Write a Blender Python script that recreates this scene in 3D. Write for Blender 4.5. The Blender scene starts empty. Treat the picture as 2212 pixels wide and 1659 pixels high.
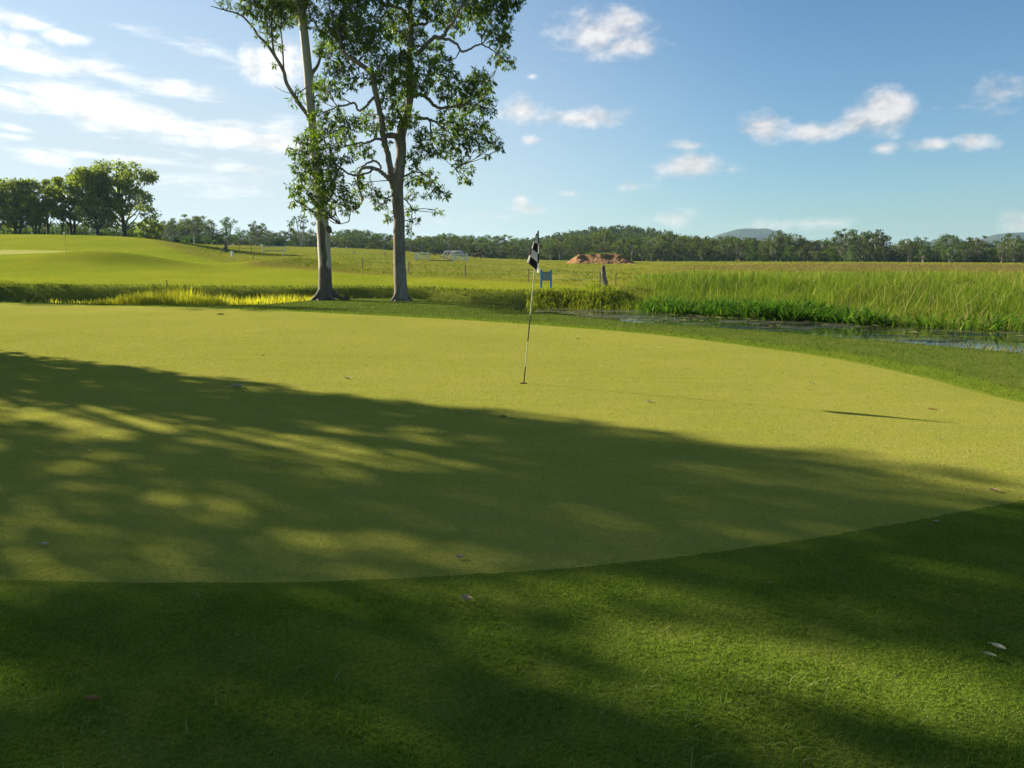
import bpy, bmesh, math, random
import numpy as np
from mathutils import Vector, Matrix
from mathutils.geometry import delaunay_2d_cdt

R = math.radians
rng = np.random.default_rng(11)
random.seed(5)
SC = bpy.context.scene
COL = SC.collection

# ------------------------------------------------------------------ camera, sky, sun, exposure
EYE = 1.7
PITCH = R(9.36)
FPX = 1660.0
cam_data = bpy.data.cameras.new('camera')
cam = bpy.data.objects.new('camera', cam_data)
COL.objects.link(cam)
cam.location = (0, 0, EYE)
cam.rotation_euler = (R(90) - PITCH, 0, 0)
cam_data.sensor_width = 36
cam_data.lens = 36 * FPX / 2212
cam_data.clip_start = 0.05
cam_data.clip_end = 9000
SC.camera = cam

SUN_EL, SUN_AZ = R(22.3), R(-59.0)          # azimuth from +Y, clockwise positive
sun_dir = Vector((math.sin(SUN_AZ) * math.cos(SUN_EL), math.cos(SUN_AZ) * math.cos(SUN_EL), math.sin(SUN_EL)))
sd = bpy.data.lights.new('sun', 'SUN')
sd.energy = 5.0
sd.angle = R(0.5)
sd.color = (1.0, 0.90, 0.70)
sun = bpy.data.objects.new('sun', sd)
COL.objects.link(sun)
sun.rotation_euler = sun_dir.to_track_quat('Z', 'Y').to_euler()
sun.location = (-40, 24, 30)
SKY_STRENGTH = 0.062
EXPOSURE = 1.52
HAZE = 0.00014
SC.view_settings.view_transform = 'Standard'
SC.view_settings.look = 'None'
SC.view_settings.exposure = EXPOSURE
SC.view_settings.gamma = 1
SC.view_settings.use_curve_mapping = False
SC.render.engine = 'CYCLES'
SC.cycles.max_bounces = 6
SC.cycles.diffuse_bounces = 3
SC.cycles.glossy_bounces = 2
SC.cycles.transmission_bounces = 4
SC.cycles.volume_bounces = 0
SC.cycles.transparent_max_bounces = 4
SC.cycles.use_denoising = True
SC.cycles.use_adaptive_sampling = True
SC.cycles.adaptive_threshold = 0.006
SC.cycles.caustics_reflective = False
SC.cycles.caustics_refractive = False

world = bpy.data.worlds.new('World')
SC.world = world
world.use_nodes = True
WT = world.node_tree
WT.nodes.clear()


def ray(U, V):
    dx = (U - 1106.0) / FPX
    dz = (829.5 - V) / FPX
    c, s = math.cos(PITCH), math.sin(PITCH)
    return np.array((dx, c + dz * s, -s + dz * c))


def at(U, V, y):
    r = ray(U, V)
    return r * (y / r[1]) + np.array((0, 0, EYE))


def on(U, V, z=0.0):
    r = ray(U, V)
    return r * ((z - EYE) / r[2]) + np.array((0, 0, EYE))


def azel(U, V):
    r = ray(U, V)
    return math.atan2(r[0], r[1]), math.asin(r[2] / np.linalg.norm(r))


class NT:
    """small helper for building node trees"""
    def __init__(self, tree):
        self.t = tree

    def n(self, typ, **kw):
        nd = self.t.nodes.new(typ)
        for k, v in kw.items():
            setattr(nd, k, v)
        return nd

    def link(self, a, b):
        self.t.links.new(a, b)

    def put(self, sock, v):
        if isinstance(v, bpy.types.NodeSocket):
            self.t.links.new(v, sock)
        elif v is not None:
            if isinstance(v, (tuple, list)) and len(v) == 3 and sock.type == 'RGBA':
                v = (*v, 1)
            sock.default_value = v

    def math(self, op, a, b=None, c=None, clamp=False):
        nd = self.n('ShaderNodeMath', operation=op, use_clamp=clamp)
        self.put(nd.inputs[0], a)
        self.put(nd.inputs[1], b)
        self.put(nd.inputs[2], c)
        return nd.outputs[0]

    def vmath(self, op, a, b=None):
        nd = self.n('ShaderNodeVectorMath', operation=op)
        self.put(nd.inputs[0], a)
        if b is not None:
            self.put(nd.inputs[1], b)
        return nd.outputs['Value'] if op in ('DOT_PRODUCT', 'LENGTH') else nd.outputs[0]

    def noise(self, vec, scale, detail=4, rough=0.55, dist=0.0, dim='3D'):
        nd = self.n('ShaderNodeTexNoise', noise_dimensions=dim)
        if vec is not None:
            self.put(nd.inputs['Vector'], vec)
        nd.inputs['Scale'].default_value = scale
        nd.inputs['Detail'].default_value = detail
        nd.inputs['Roughness'].default_value = rough
        nd.inputs['Distortion'].default_value = dist
        return nd.outputs['Fac']

    def mix(self, fac, a, b, blend='MIX'):
        nd = self.n('ShaderNodeMix', data_type='RGBA', blend_type=blend)
        self.put(nd.inputs[0], fac)
        self.put(nd.inputs[6], a)
        self.put(nd.inputs[7], b)
        return nd.outputs[2]

    def ramp(self, fac, lo, hi, a=0.0, b=1.0, smooth=True):
        nd = self.n('ShaderNodeMapRange', interpolation_type='SMOOTHSTEP' if smooth else 'LINEAR')
        self.put(nd.inputs[0], fac)
        nd.inputs[1].default_value = lo
        nd.inputs[2].default_value = hi
        nd.inputs[3].default_value = a
        nd.inputs[4].default_value = b
        return nd.outputs[0]

    def attr(self, name):
        nd = self.n('ShaderNodeAttribute', attribute_name=name)
        return nd.outputs['Fac']


def build_sky():
    k = NT(WT)
    sky = k.n('ShaderNodeTexSky', sky_type='NISHITA')
    sky.sun_disc = False
    sky.sun_elevation = SUN_EL
    sky.sun_rotation = SUN_AZ
    sky.altitude = 60
    sky.air_density = 1.0
    sky.dust_density = 0.45
    sky.ozone_density = 1.6
    tc = k.n('ShaderNodeTexCoord')
    sep = k.n('ShaderNodeSeparateXYZ')
    k.link(tc.outputs['Generated'], sep.inputs[0])
    az = k.math('ARCTAN2', sep.outputs[0], sep.outputs[1])
    el = k.math('ARCSINE', sep.outputs[2])
    cmb = k.n('ShaderNodeCombineXYZ')
    k.link(az, cmb.inputs[0])
    k.link(el, cmb.inputs[1])
    p = cmb.outputs[0]
    # lumpy noise for heaped clouds, stretched noise for the streaks
    mp = k.n('ShaderNodeMapping')
    k.link(p, mp.inputs['Vector'])
    mp.inputs['Scale'].default_value = (1, 1.5, 1)
    n_puff = k.noise(mp.outputs[0], 26, 8, 0.60, 0.15)
    n_big = k.noise(mp.outputs[0], 9, 4, 0.55)
    ms = k.n('ShaderNodeMapping')
    k.link(p, ms.inputs['Vector'])
    ms.inputs['Rotation'].default_value = (0, 0, R(9))
    ms.inputs['Scale'].default_value = (1, 5.0, 1)
    n_streak = k.noise(ms.outputs[0], 11, 9, 0.62, 0.35)

    def field(lst):
        out = None
        for U, V, w, h, s, tilt in lst:
            a0, e0 = azel(U, V)
            w_, h_ = w / FPX, h / FPX
            c, sn = math.cos(R(tilt)), math.sin(R(tilt))
            d = k.vmath('SUBTRACT', p, (a0, e0, 0))
            x = k.vmath('DOT_PRODUCT', d, (c / w_, sn / w_, 0))
            y = k.vmath('DOT_PRODUCT', d, (-sn / h_, c / h_, 0))
            f = k.math('MULTIPLY', x, x)
            f = k.math('MULTIPLY_ADD', y, y, f)
            f = k.math('SQRT', f)
            f = k.math('MULTIPLY_ADD', f, -s, s)
            out = f if out is None else k.math('MAXIMUM', out, f)
        return out

    puffs = [(1290, 72, 150, 70, .95, 0), (1345, 40, 70, 45, .8, 0), (1350, 98, 105, 32, .95, 0), (1210, 62, 70, 30, .6, 0),
             (1128, 240, 70, 40, .9, 0), (1245, 254, 165, 30, .95, 0), (1140, 304, 36, 17, .8, 0),
             (1660, 276, 70, 48, 1.0, 0), (1760, 284, 150, 30, .85, 2), (1908, 238, 78, 66, 1.2, 0), (1850, 268, 70, 36, .85, 6), (1625, 282, 60, 18, .7, 0),
             (2158, 205, 75, 40, .75, 0), (2060, 233, 150, 12, .45, 0), (1487, 313, 64, 15, .6, 0),
             (1480, 362, 100, 36, 1.0, 0), (1505, 358, 58, 36, 1.1, 0), (1580, 366, 50, 14, .5, 0),
             (2102, 305, 52, 26, 1.05, 0), (2010, 312, 56, 20, .9, 0), (1908, 320, 36, 16, .85, 0), (1372, 402, 66, 20, .65, 0),
             (1235, 419, 30, 11, .7, 0), (1124, 435, 28, 19, .95, 0), (1136, 452, 56, 20, .9, 0), (1060, 468, 130, 16, .5, 3),
             (1450, 473, 84, 34, .75, 0), (1620, 487, 150, 26, .55, 0), (1770, 484, 100, 20, .5, 0), (2205, 484, 50, 34, .85, 0),
             (590, 138, 88, 60, 1.35, 0), (620, 110, 60, 40, 1.0, 0), (140, 80, 55, 20, 1.0, 0), (40, 42, 75, 26, .95, 0),
             (15, 85, 80, 24, 1.0, 0), (1150, 165, 16, 10, .6, 0)]
    streaks = [(60, 132, 190, 46, 1.25, -8), (215, 148, 130, 30, 1.2, -12), (180, 222, 190, 52, 1.6, -10), (330, 262, 190, 40, 1.5, -9),
               (500, 292, 210, 40, 1.4, -4), (600, 300, 140, 46, 1.2, 0), (380, 190, 120, 30, .95, -4), (440, 112, 130, 26, .75, -10),
               (85, 338, 75, 18, 1.2, -5), (300, 344, 230, 14, 1.1, -3), (500, 360, 200, 26, .7, -3), (430, 392, 230, 34, .7, -2),
               (20, 272, 50, 14, .9, -10), (30, 296, 70, 12, .9, -8), (-40, 200, 160, 40, 1.2, -8), (240, 298, 40, 10, .6, 0),
               (520, 312, 120, 12, .9, 0), (300, 60, 60, 10, .4, 0), (-200, 120, 200, 40, 1.2, -8), (-260, 260, 260, 40, 1.2, -6)]
    fp = k.math('ADD', field(puffs), k.math('MULTIPLY_ADD', n_puff, 1.5, -0.75))
    fp = k.math('ADD', fp, k.math('MULTIPLY_ADD', n_big, 0.45, -0.225))
    dp = k.ramp(fp, 0.14, 0.95)
    fs = k.math('ADD', field(streaks), k.math('MULTIPLY_ADD', n_streak, 2.6, -1.36))
    ds = k.ramp(fs, 0.10, 1.25)
    # thin veil low down on the sun's side
    dens = k.math('MAXIMUM', k.math('MULTIPLY', dp, 0.82), k.math('MULTIPLY', ds, 0.85))
    # clouds are brighter towards the sun
    sdot = k.vmath('DOT_PRODUCT', tc.outputs['Generated'], tuple(sun_dir))
    glow = k.ramp(sdot, 0.35, 0.95, 0.0, 1.0)
    bright = k.math('MULTIPLY_ADD', glow, 2.4, 5.0)
    mo = k.n('ShaderNodeMapping')
    k.link(mp.outputs[0], mo.inputs['Vector'])
    mo.inputs['Location'].default_value = (-0.010, 0.016, 0)
    n_off = k.noise(mo.outputs[0], 26, 4, 0.60, 0.15)
    n_low = k.noise(mp.outputs[0], 26, 4, 0.60, 0.15)
    lit = k.math('MULTIPLY_ADD', k.math('SUBTRACT', n_low, n_off), 1.1, 0.98)
    bright = k.math('MULTIPLY', bright, k.math('MINIMUM', k.math('MAXIMUM', lit, 0.72), 1.12))
    ccol = k.mix(glow, (0.98, 0.93, 0.90), (1.0, 0.98, 0.95))
    vm = k.n('ShaderNodeVectorMath', operation='SCALE')
    k.link(ccol, vm.inputs[0])
    k.link(bright, vm.inputs['Scale'])
    skyc = k.mix(1.0, sky.outputs[0], (0.42, 0.62, 0.75), 'MULTIPLY')
    # thin bright veil of high cloud, thicker low down and towards the sun
    near_sun = k.math('MULTIPLY', k.ramp(sdot, 0.25, 0.88), 0.42)
    low = k.math('MULTIPLY', k.ramp(el, 0.34, 0.0), k.ramp(sdot, 0.15, 0.72, 0.10, 0.62))
    veil = k.math('MINIMUM', k.math('ADD', near_sun, low), 0.85)
    skyc = k.mix(veil, skyc, (3.95, 4.35, 4.60))
    final = k.mix(dens, skyc, vm.outputs[0])
    bg = k.n('ShaderNodeBackground')
    k.link(final, bg.inputs['Color'])
    bg.inputs['Strength'].default_value = SKY_STRENGTH
    out = k.n('ShaderNodeOutputWorld')
    k.link(bg.outputs[0], out.inputs['Surface'])


build_sky()


# ------------------------------------------------------------------ object helpers
def tag(o, label=None, cat=None, group=None, kind=None):
    if label:
        o['label'] = label
    if cat:
        o['category'] = cat
    if group:
        o['group'] = group
    if kind:
        o['kind'] = kind
    return o


def link(name, me, mats=(), parent=None):
    o = bpy.data.objects.new(name, me)
    COL.objects.link(o)
    for m in (mats if isinstance(mats, (list, tuple)) else [mats]):
        if m is not None and me is not None:
            me.materials.append(m)
    if parent is not None:
        o.parent = parent
    return o


def empty(name, loc, rz=0.0):
    o = bpy.data.objects.new(name, None)
    o.empty_display_size = 0.2
    COL.objects.link(o)
    o.location = tuple(float(v) for v in loc)
    o.rotation_euler = (0, 0, rz)
    return o


def np_mesh(name, verts, polys, attrs=None, smooth=False, mat_idx=None):
    """polys: list of int arrays, each (n,k)"""
    me = bpy.data.meshes.new(name)
    verts = np.asarray(verts, dtype=np.float32)
    me.vertices.add(len(verts))
    me.vertices.foreach_set('co', verts.ravel())
    polys = [np.asarray(p, dtype=np.int32) for p in polys if len(p)]
    loops = np.concatenate([p.ravel() for p in polys])
    tot = np.concatenate([np.full(len(p), p.shape[1], np.int32) for p in polys])
    start = np.concatenate(([0], np.cumsum(tot)[:-1])).astype(np.int32)
    me.loops.add(len(loops))
    me.loops.foreach_set('vertex_index', loops)
    me.polygons.add(len(tot))
    me.polygons.foreach_set('loop_start', start)
    me.polygons.foreach_set('loop_total', tot)
    if mat_idx is not None:
        me.polygons.foreach_set('material_index', np.asarray(mat_idx, np.int32))
    me.polygons.foreach_set('use_smooth', np.full(len(tot), smooth, dtype=bool))
    for k_, v in (attrs or {}).items():
        a = me.attributes.new(k_, 'FLOAT', 'POINT')
        a.data.foreach_set('value', np.asarray(v, np.float32))
    me.update(calc_edges=True)
    me.validate()
    return me


class MB:
    """collects simple shapes into one mesh"""
    def __init__(self):
        self.v, self.q, self.t, self.n = [], [], [], 0

    def add(self, v, q=(), t=()):
        v = np.asarray(v, float)
        if len(q):
            self.q.append(np.asarray(q) + self.n)
        if len(t):
            self.t.append(np.asarray(t) + self.n)
        self.v.append(v)
        self.n += len(v)

    def box(self, c, s, rot=None, taper=1.0):
        x, y, z = [d / 2 for d in s]
        v = np.array([(-x, -y, -z), (x, -y, -z), (x, y, -z), (-x, y, -z),
                      (-x * taper, -y * taper, z), (x * taper, -y * taper, z), (x * taper, y * taper, z), (-x * taper, y * taper, z)])
        if rot is not None:
            v = v @ np.array(rot.to_matrix() if hasattr(rot, 'to_matrix') else rot).T
        self.add(v + np.asarray(c, float), [(0, 3, 2, 1), (4, 5, 6, 7), (0, 1, 5, 4), (1, 2, 6, 5), (2, 3, 7, 6), (3, 0, 4, 7)])

    def tube(self, pts, rad, sides=8, cap=True, wob=0.0):
        pts = np.asarray(pts, float)
        n = len(pts)
        rad = np.broadcast_to(np.asarray(rad, float), (n,))
        tan = np.gradient(pts, axis=0)
        tan /= np.linalg.norm(tan, axis=1)[:, None] + 1e-9
        ref = np.array((1.0, 0, 0)) if abs(tan[0][0]) < 0.8 else np.array((0, 1.0, 0))
        ang = np.arange(sides) / sides * 2 * math.pi
        vs = []
        for i in range(n):
            u = ref - tan[i] * ref.dot(tan[i])
            u /= np.linalg.norm(u) + 1e-9
            ref = u
            w = np.cross(tan[i], u)
            r = rad[i] * (1 + (rng.normal(0, wob, sides) if wob else 0))
            vs.append(pts[i] + (np.cos(ang) * r)[:, None] * u + (np.sin(ang) * r)[:, None] * w)
        v = np.concatenate(vs)
        i = np.arange(n - 1)[:, None] * sides
        j = np.arange(sides)[None, :]
        j2 = (j + 1) % sides
        q = np.stack([i + j, i + j2, i + sides + j2, i + sides + j], -1).reshape(-1, 4)
        t = []
        if cap:
            v = np.concatenate([v, pts[:1], pts[-1:]])
            a, b = n * sides, n * sides + 1
            for m in range(sides):
                t.append((a, (m + 1) % sides, m))
                t.append((b, (n - 1) * sides + m, (n - 1) * sides + (m + 1) % sides))
        self.add(v, q, t)

    def mesh(self, name, smooth=False):
        return np_mesh(name, np.concatenate(self.v), [np.concatenate(self.q) if self.q else [], np.concatenate(self.t) if self.t else []], smooth=smooth)

    def build(self, name, mat, parent=None, smooth=False):
        return link(name, self.mesh(name, smooth), mat, parent)


def spline(pts, n):
    """Catmull-Rom resample"""
    p = np.asarray(pts, float)
    if len(p) < 3:
        t = np.linspace(0, 1, n)[:, None]
        return p[0] + (p[-1] - p[0]) * t
    P = np.concatenate([[2 * p[0] - p[1]], p, [2 * p[-1] - p[-2]]])
    u = np.linspace(0, len(p) - 1 - 1e-6, n)
    i = u.astype(int)
    f = (u - i)[:, None]
    a, b, c, d = P[i], P[i + 1], P[i + 2], P[i + 3]
    return 0.5 * (2 * b + (c - a) * f + (2 * a - 5 * b + 4 * c - d) * f ** 2 + (3 * b - a - 3 * c + d) * f ** 3)


def smooth01(x, a, b):
    t = np.clip((np.asarray(x, float) - a) / (b - a), 0, 1)
    return t * t * (3 - 2 * t)


def vnoise(x, y, seed=0):
    """cheap smooth value noise, vectorised"""
    x, y = np.asarray(x, float), np.asarray(y, float)
    xi, yi = np.floor(x).astype(np.int64), np.floor(y).astype(np.int64)
    fx, fy = x - xi, y - yi
    fx, fy = fx * fx * (3 - 2 * fx), fy * fy * (3 - 2 * fy)

    def h(a, b):
        n_ = (a * 374761393 + b * 668265263 + seed * 974711) & 0x7fffffff
        n_ = ((n_ ^ (n_ >> 13)) * 1274126177) & 0x7fffffff
        return ((n_ ^ (n_ >> 16)) & 0xffff) / 65535.0
    return (h(xi, yi) * (1 - fx) + h(xi + 1, yi) * fx) * (1 - fy) + (h(xi, yi + 1) * (1 - fx) + h(xi + 1, yi + 1) * fx) * fy


# ------------------------------------------------------------------ materials
def new_mat(name):
    m = bpy.data.materials.new(name)
    m.use_nodes = True
    m.node_tree.nodes.clear()
    return m, NT(m.node_tree)


def finish(k, shader):
    o = k.n('ShaderNodeOutputMaterial')
    k.link(shader, o.inputs['Surface'])


def bsdf(k, col, rough=0.8, spec=0.3, normal=None, metallic=0.0):
    b = k.n('ShaderNodeBsdfPrincipled')
    k.put(b.inputs['Base Color'], col)
    k.put(b.inputs['Roughness'], rough)
    b.inputs['Specular IOR Level'].default_value = spec
    b.inputs['Metallic'].default_value = metallic
    if normal is not None:
        k.link(normal, b.inputs['Normal'])
    return b.outputs[0]


def bump(k, h, strength, dist, prev=None):
    b = k.n('ShaderNodeBump')
    b.inputs['Strength'].default_value = strength
    b.inputs['Distance'].default_value = dist
    k.link(h, b.inputs['Height'])
    if prev is not None:
        k.link(prev, b.inputs['Normal'])
    return b.outputs[0]


def plain(name, col, rough=0.7, var=0.15, scale=8, spec=0.3, metallic=0.0, bumpd=0.0):
    m, k = new_mat(name)
    tc = k.n('ShaderNodeTexCoord')
    n1 = k.noise(tc.outputs['Object'], scale, 5, 0.6)
    dark = tuple(c * (1 - var * 1.6) for c in col)
    lite = tuple(min(1, c * (1 + var)) for c in col)
    c = k.mix(k.ramp(n1, 0.3, 0.7), dark, lite)
    nrm = bump(k, k.noise(tc.outputs['Object'], scale * 4, 4, 0.6), 0.6, bumpd) if bumpd else None
    finish(k, bsdf(k, c, rough, spec, nrm, metallic))
    return m


def leaf_mat(name, c1, c2, c3=None, transl=0.4, obj_var=0.0, rough=0.7, spec=0.05):
    """thin leaf: diffuse front, light passing through, mixed by the point attribute tint and by the object"""
    m, k = new_mat(name)
    t = k.attr('tint')
    col = k.mix(k.ramp(t, 0.0, 0.75, smooth=False), c1, c2)
    if c3 is not None:
        col = k.mix(k.ramp(t, 0.86, 0.98), col, c3)
    if obj_var:
        oi = k.n('ShaderNodeObjectInfo')
        hs = k.n('ShaderNodeHueSaturation')
        k.link(k.math('MULTIPLY_ADD', oi.outputs['Random'], obj_var * 0.13, 0.5 - obj_var * 0.075), hs.inputs['Hue'])
        k.link(k.math('MULTIPLY_ADD', k.math('FRACT', k.math('MULTIPLY', oi.outputs['Random'], 7.31)), -obj_var * 0.5, 1.05), hs.inputs['Saturation'])
        k.link(k.math('MULTIPLY_ADD', k.math('FRACT', k.math('MULTIPLY', oi.outputs['Random'], 13.7)), obj_var * 0.9, 1 - obj_var * 0.5), hs.inputs['Value'])
        k.link(col, hs.inputs['Color'])
        col = hs.outputs[0]
    d = bsdf(k, col, rough, spec)
    tr = k.n('ShaderNodeBsdfTranslucent')
    tcol = k.mix(1.0, col, (1.10, 1.30, 0.50), 'MULTIPLY')
    k.link(tcol, tr.inputs['Color'])
    mx = k.n('ShaderNodeMixShader')
    mx.inputs[0].default_value = transl
    k.link(d, mx.inputs[1])
    k.link(tr.outputs[0], mx.inputs[2])
    finish(k, mx.outputs[0])
    return m


def turf_mat(name, c_dark, c_light, c_dry, grain, grain_h, patch=0.35, streak=0.0, kind='turf'):
    m, k = new_mat(name)
    tc = k.n('ShaderNodeTexCoord')
    P = tc.outputs['Object']
    patchn = k.noise(P, patch, 4, 0.6)
    mid = k.noise(P, patch * 9, 4, 0.6)
    fine = k.noise(P, grain, 3, 0.7)
    col = k.mix(k.ramp(patchn, 0.3, 0.72), c_dark, c_light)
    col = k.mix(k.ramp(mid, 0.45, 0.8, 0, 0.55), col, c_dry)
    col = k.mix(k.ramp(fine, 0.25, 0.75, 0, 1), k.mix(1.0, col, (0.62, 0.66, 0.6), 'MULTIPLY'), k.mix(1.0, col, (1.22, 1.18, 1.15), 'MULTIPLY'))
    nrm = bump(k, fine, 0.9, grain_h)
    nrm = bump(k, k.noise(P, grain * 0.28, 3, 0.6), 0.7, grain_h * 2.2, nrm)
    finish(k, bsdf(k, col, 0.85, 0.15, nrm))
    return m


# ------------------------------------------------------------------ terrain
# outline of the ditch and pond: near lip and foot of the far bank, y as a function of x
NEAR = np.array([(-90, 38), (-60, 34.5), (-30, 31), (-19.3, 29.5), (-14.5, 28.0), (-10, 26.9), (-8.9, 27.6), (-7.8, 31.6), (-6, 32.3), (-4, 32.3),
                 (-2.9, 30), (-1.5, 28.2), (0.0, 28.4), (1.2, 29.6), (3.2, 26.2), (6.0, 23.8), (8.1, 21.2), (9.7, 19.0), (11.2, 17.5), (12.1, 16.5), (20, 11.3), (30, 8), (45, 3), (80, -6)], float)
FAR = np.array([(-90, 45), (-60, 39), (-30, 34.6), (-20, 33.8), (-10, 33.4), (-7, 35), (-4, 35), (-2, 33.6), (0, 33.2), (2.4, 33.2), (5.5, 31.4), (9.6, 27.5),
                (12.9, 24.6), (15, 23), (25, 17.5), (40, 12), (80, 4)], float)
WATER_Z = -0.5
PROFILE = {
    -900: [(36, 620), (50, 596), (70, 552), (95, 520), (130, 514), (200, 520), (300, 535)],
    0: [(36, 620), (44, 596), (56, 549), (66, 541), (85, 504.5), (92, 505.5), (104, 509), (130, 516), (200, 530), (300, 540)],
    120: [(36, 620), (46, 588), (53, 548), (66, 541.5), (85, 505.5), (92, 506.5), (104, 510), (130, 517), (200, 530), (300, 540)],
    210: [(36, 620), (47.3, 583), (51.8, 546), (58, 545.5), (66, 542), (85, 507.5), (92, 508.5), (104, 512), (130, 518), (200, 530), (300, 540)],
    340: [(36, 620), (47.3, 584), (52.5, 556), (60, 551), (68, 543), (84, 512.5), (92, 513), (104, 517), (130, 525), (200, 528), (300, 540)],
    420: [(36, 621), (46, 592), (56, 567), (66, 553), (82, 530), (100, 524), (200, 527), (300, 540)],
    500: [(36, 621), (48, 592), (58, 572), (66, 562), (76, 555), (90, 546), (120, 537), (200, 528), (300, 540)],
    640: [(36, 622), (48, 589), (53, 559), (59, 556.5), (80, 556), (110, 545), (200, 532), (300, 541)],
    780: [(36, 624), (46, 597), (52, 583), (70, 568), (100, 551), (200, 535), (300, 543)],
    865: [(36, 626), (44, 604), (50, 591), (70, 573), (100, 557), (200, 539), (300, 545)],
    960: [(36, 628), (45, 600), (60, 582), (90, 566), (120, 560), (200, 550), (300, 551)],
    1100: [(36, 630), (44, 607), (60, 590), (90, 573), (120, 565), (200, 560), (300, 559)],
    1330: [(34, 634), (38, 618), (50, 598), (80, 578), (110, 569), (200, 563.5), (300, 561)],
    1500: [(30, 648), (36, 622), (48, 596), (60, 584), (90, 573), (130, 566), (200, 564.5), (300, 562)],
    1800: [(28, 650), (36, 622), (48, 597), (60, 585), (80, 575), (95, 567), (200, 565), (300, 562)],
    2212: [(24, 666), (36, 622), (48, 599), (60, 590), (80, 581), (95, 569), (200, 567), (300, 563)],
    3200: [(24, 666), (36, 622), (48, 599), (60, 590), (80, 581), (95, 569), (200, 567), (300, 563)],
}
_NA, _NY = 260, 160
_az = np.linspace(-1.4, 1.4, _NA)
_ly = np.linspace(math.log(24), math.log(300), _NY)


def _grid():
    cols, azs = [], []
    for U, lst in sorted(PROFILE.items()):
        ys = [math.log(y) for y, v in lst]
        zs = [at(U, v, y)[2] for y, v in lst]
        cols.append(np.interp(_ly, ys, zs))
        p = at(U, 560, 50)
        azs.append(p[0] / p[1])
    cols = np.array(cols)
    g = np.stack([np.interp(_az, azs, cols[:, j]) for j in range(_NY)], 1)
    k1 = np.exp(-0.5 * (np.arange(-9, 10) / 3.6) ** 2)
    k1 /= k1.sum()
    k2 = np.exp(-0.5 * (np.arange(-6, 7) / 2.0) ** 2)
    k2 /= k2.sum()
    g = np.apply_along_axis(lambda r: np.convolve(np.pad(r, 9, 'edge'), k1, 'valid'), 0, g)
    g = np.apply_along_axis(lambda r: np.convolve(np.pad(r, 6, 'edge'), k2, 'valid'), 1, g)
    return g


_G = _grid()


def far_z(x, y):
    yy = np.maximum(y, 8.0)
    a = np.clip((x / yy - _az[0]) / (_az[1] - _az[0]), 0, _NA - 1.001)
    b = np.clip((np.log(yy) - _ly[0]) / (_ly[1] - _ly[0]), 0, _NY - 1.001)
    i, j = a.astype(int), b.astype(int)
    fa, fb = a - i, b - j
    z = (_G[i, j] * (1 - fa) + _G[i + 1, j] * fa) * (1 - fb) + (_G[i, j + 1] * (1 - fa) + _G[i + 1, j + 1] * fa) * fb
    # steep little mounds on the fairway
    for mU, my, mh, sx, sy in ((215, 51.4, 0.42, 5.5, 1.75), (615, 53.6, 0.38, 4.0, 1.8)):
        mx = (mU - 1106) / FPX * my * 0.987
        z = z + mh * np.exp(-((x - mx) / sx) ** 2 - ((y - my) / sy) ** 2)
    # the wooded hill behind the bush line
    z = z + 11.2 * np.exp(-((x - 56) / 44) ** 2 - ((y - 430) / 75) ** 2)
    return z


def near_y(x):
    return np.interp(x, NEAR[:, 0], NEAR[:, 1])


def far_y(x):
    return np.interp(x, FAR[:, 0], FAR[:, 1])


def gz(x, y):
    x, y = np.asarray(x, float), np.asarray(y, float)
    t = y - near_y(x)
    s = y - far_y(x)
    right = smooth01(x, -2.5, 2.5)
    lawn = 0.035 * (vnoise(x * 0.22, y * 0.22, 3) - 0.5) + 0.10 * np.exp(-((x + 9) / 9) ** 2 - ((y - 23) / 5) ** 2)
    lawn = lawn * smooth01(np.hypot(x, y), 2, 9)
    near_l = lawn - 0.95 * smooth01(t, -0.1, 1.7)
    near_r = lawn - 0.52 * smooth01(t, -6.8, 0.0) - 0.42 * smooth01(t, 0, 2.0)
    near = near_l * (1 - right) + near_r * right
    w = 2.3 + 9.0 * smooth01(x, 3.0, 8.0)
    e = smooth01(s, -0.2, w)
    f = far_z(x, y)
    z = near * (1 - e) + f * e
    rough_far = smooth01(y, 38, 50) * smooth01(x / np.maximum(y, 5), -0.33, -0.1)
    z = z + rough_far * 0.16 * (vnoise(x * 0.55, y * 0.35, 8) - 0.5)
    return z


def gz1(x, y):
    return float(gz(np.array([x]), np.array([y]))[0])


def hit(U, V, y0=2.0, y1=420.0):
    """point of the ground seen at a place in the photograph"""
    r = ray(U, V)
    ys = np.exp(np.linspace(math.log(y0), math.log(y1), 4000))
    P = r[None, :] * (ys / r[1])[:, None] + np.array((0, 0, EYE))
    d = P[:, 2] - gz(P[:, 0], P[:, 1])
    idx = np.where(d < 0)[0]
    return P[idx[0]] if len(idx) else P[-1]


def poly_sd(px, py, poly):
    """signed distance to a closed polygon, positive inside"""
    px, py = np.asarray(px, float), np.asarray(py, float)
    d = np.full(px.shape, 1e9)
    ins = np.zeros(px.shape, bool)
    n = len(poly)
    for i in range(n):
        ax, ay = poly[i]
        bx, by = poly[(i + 1) % n]
        ex, ey = bx - ax, by - ay
        tt = np.clip(((px - ax) * ex + (py - ay) * ey) / (ex * ex + ey * ey + 1e-12), 0, 1)
        d = np.minimum(d, np.hypot(px - ax - tt * ex, py - ay - tt * ey))
        c = (ay > py) != (by > py)
        with np.errstate(divide='ignore', invalid='ignore'):
            ins ^= c & (px < (bx - ax) * (py - ay) / (by - ay + 1e-12) + ax)
    return np.where(ins, d, -d)


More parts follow.
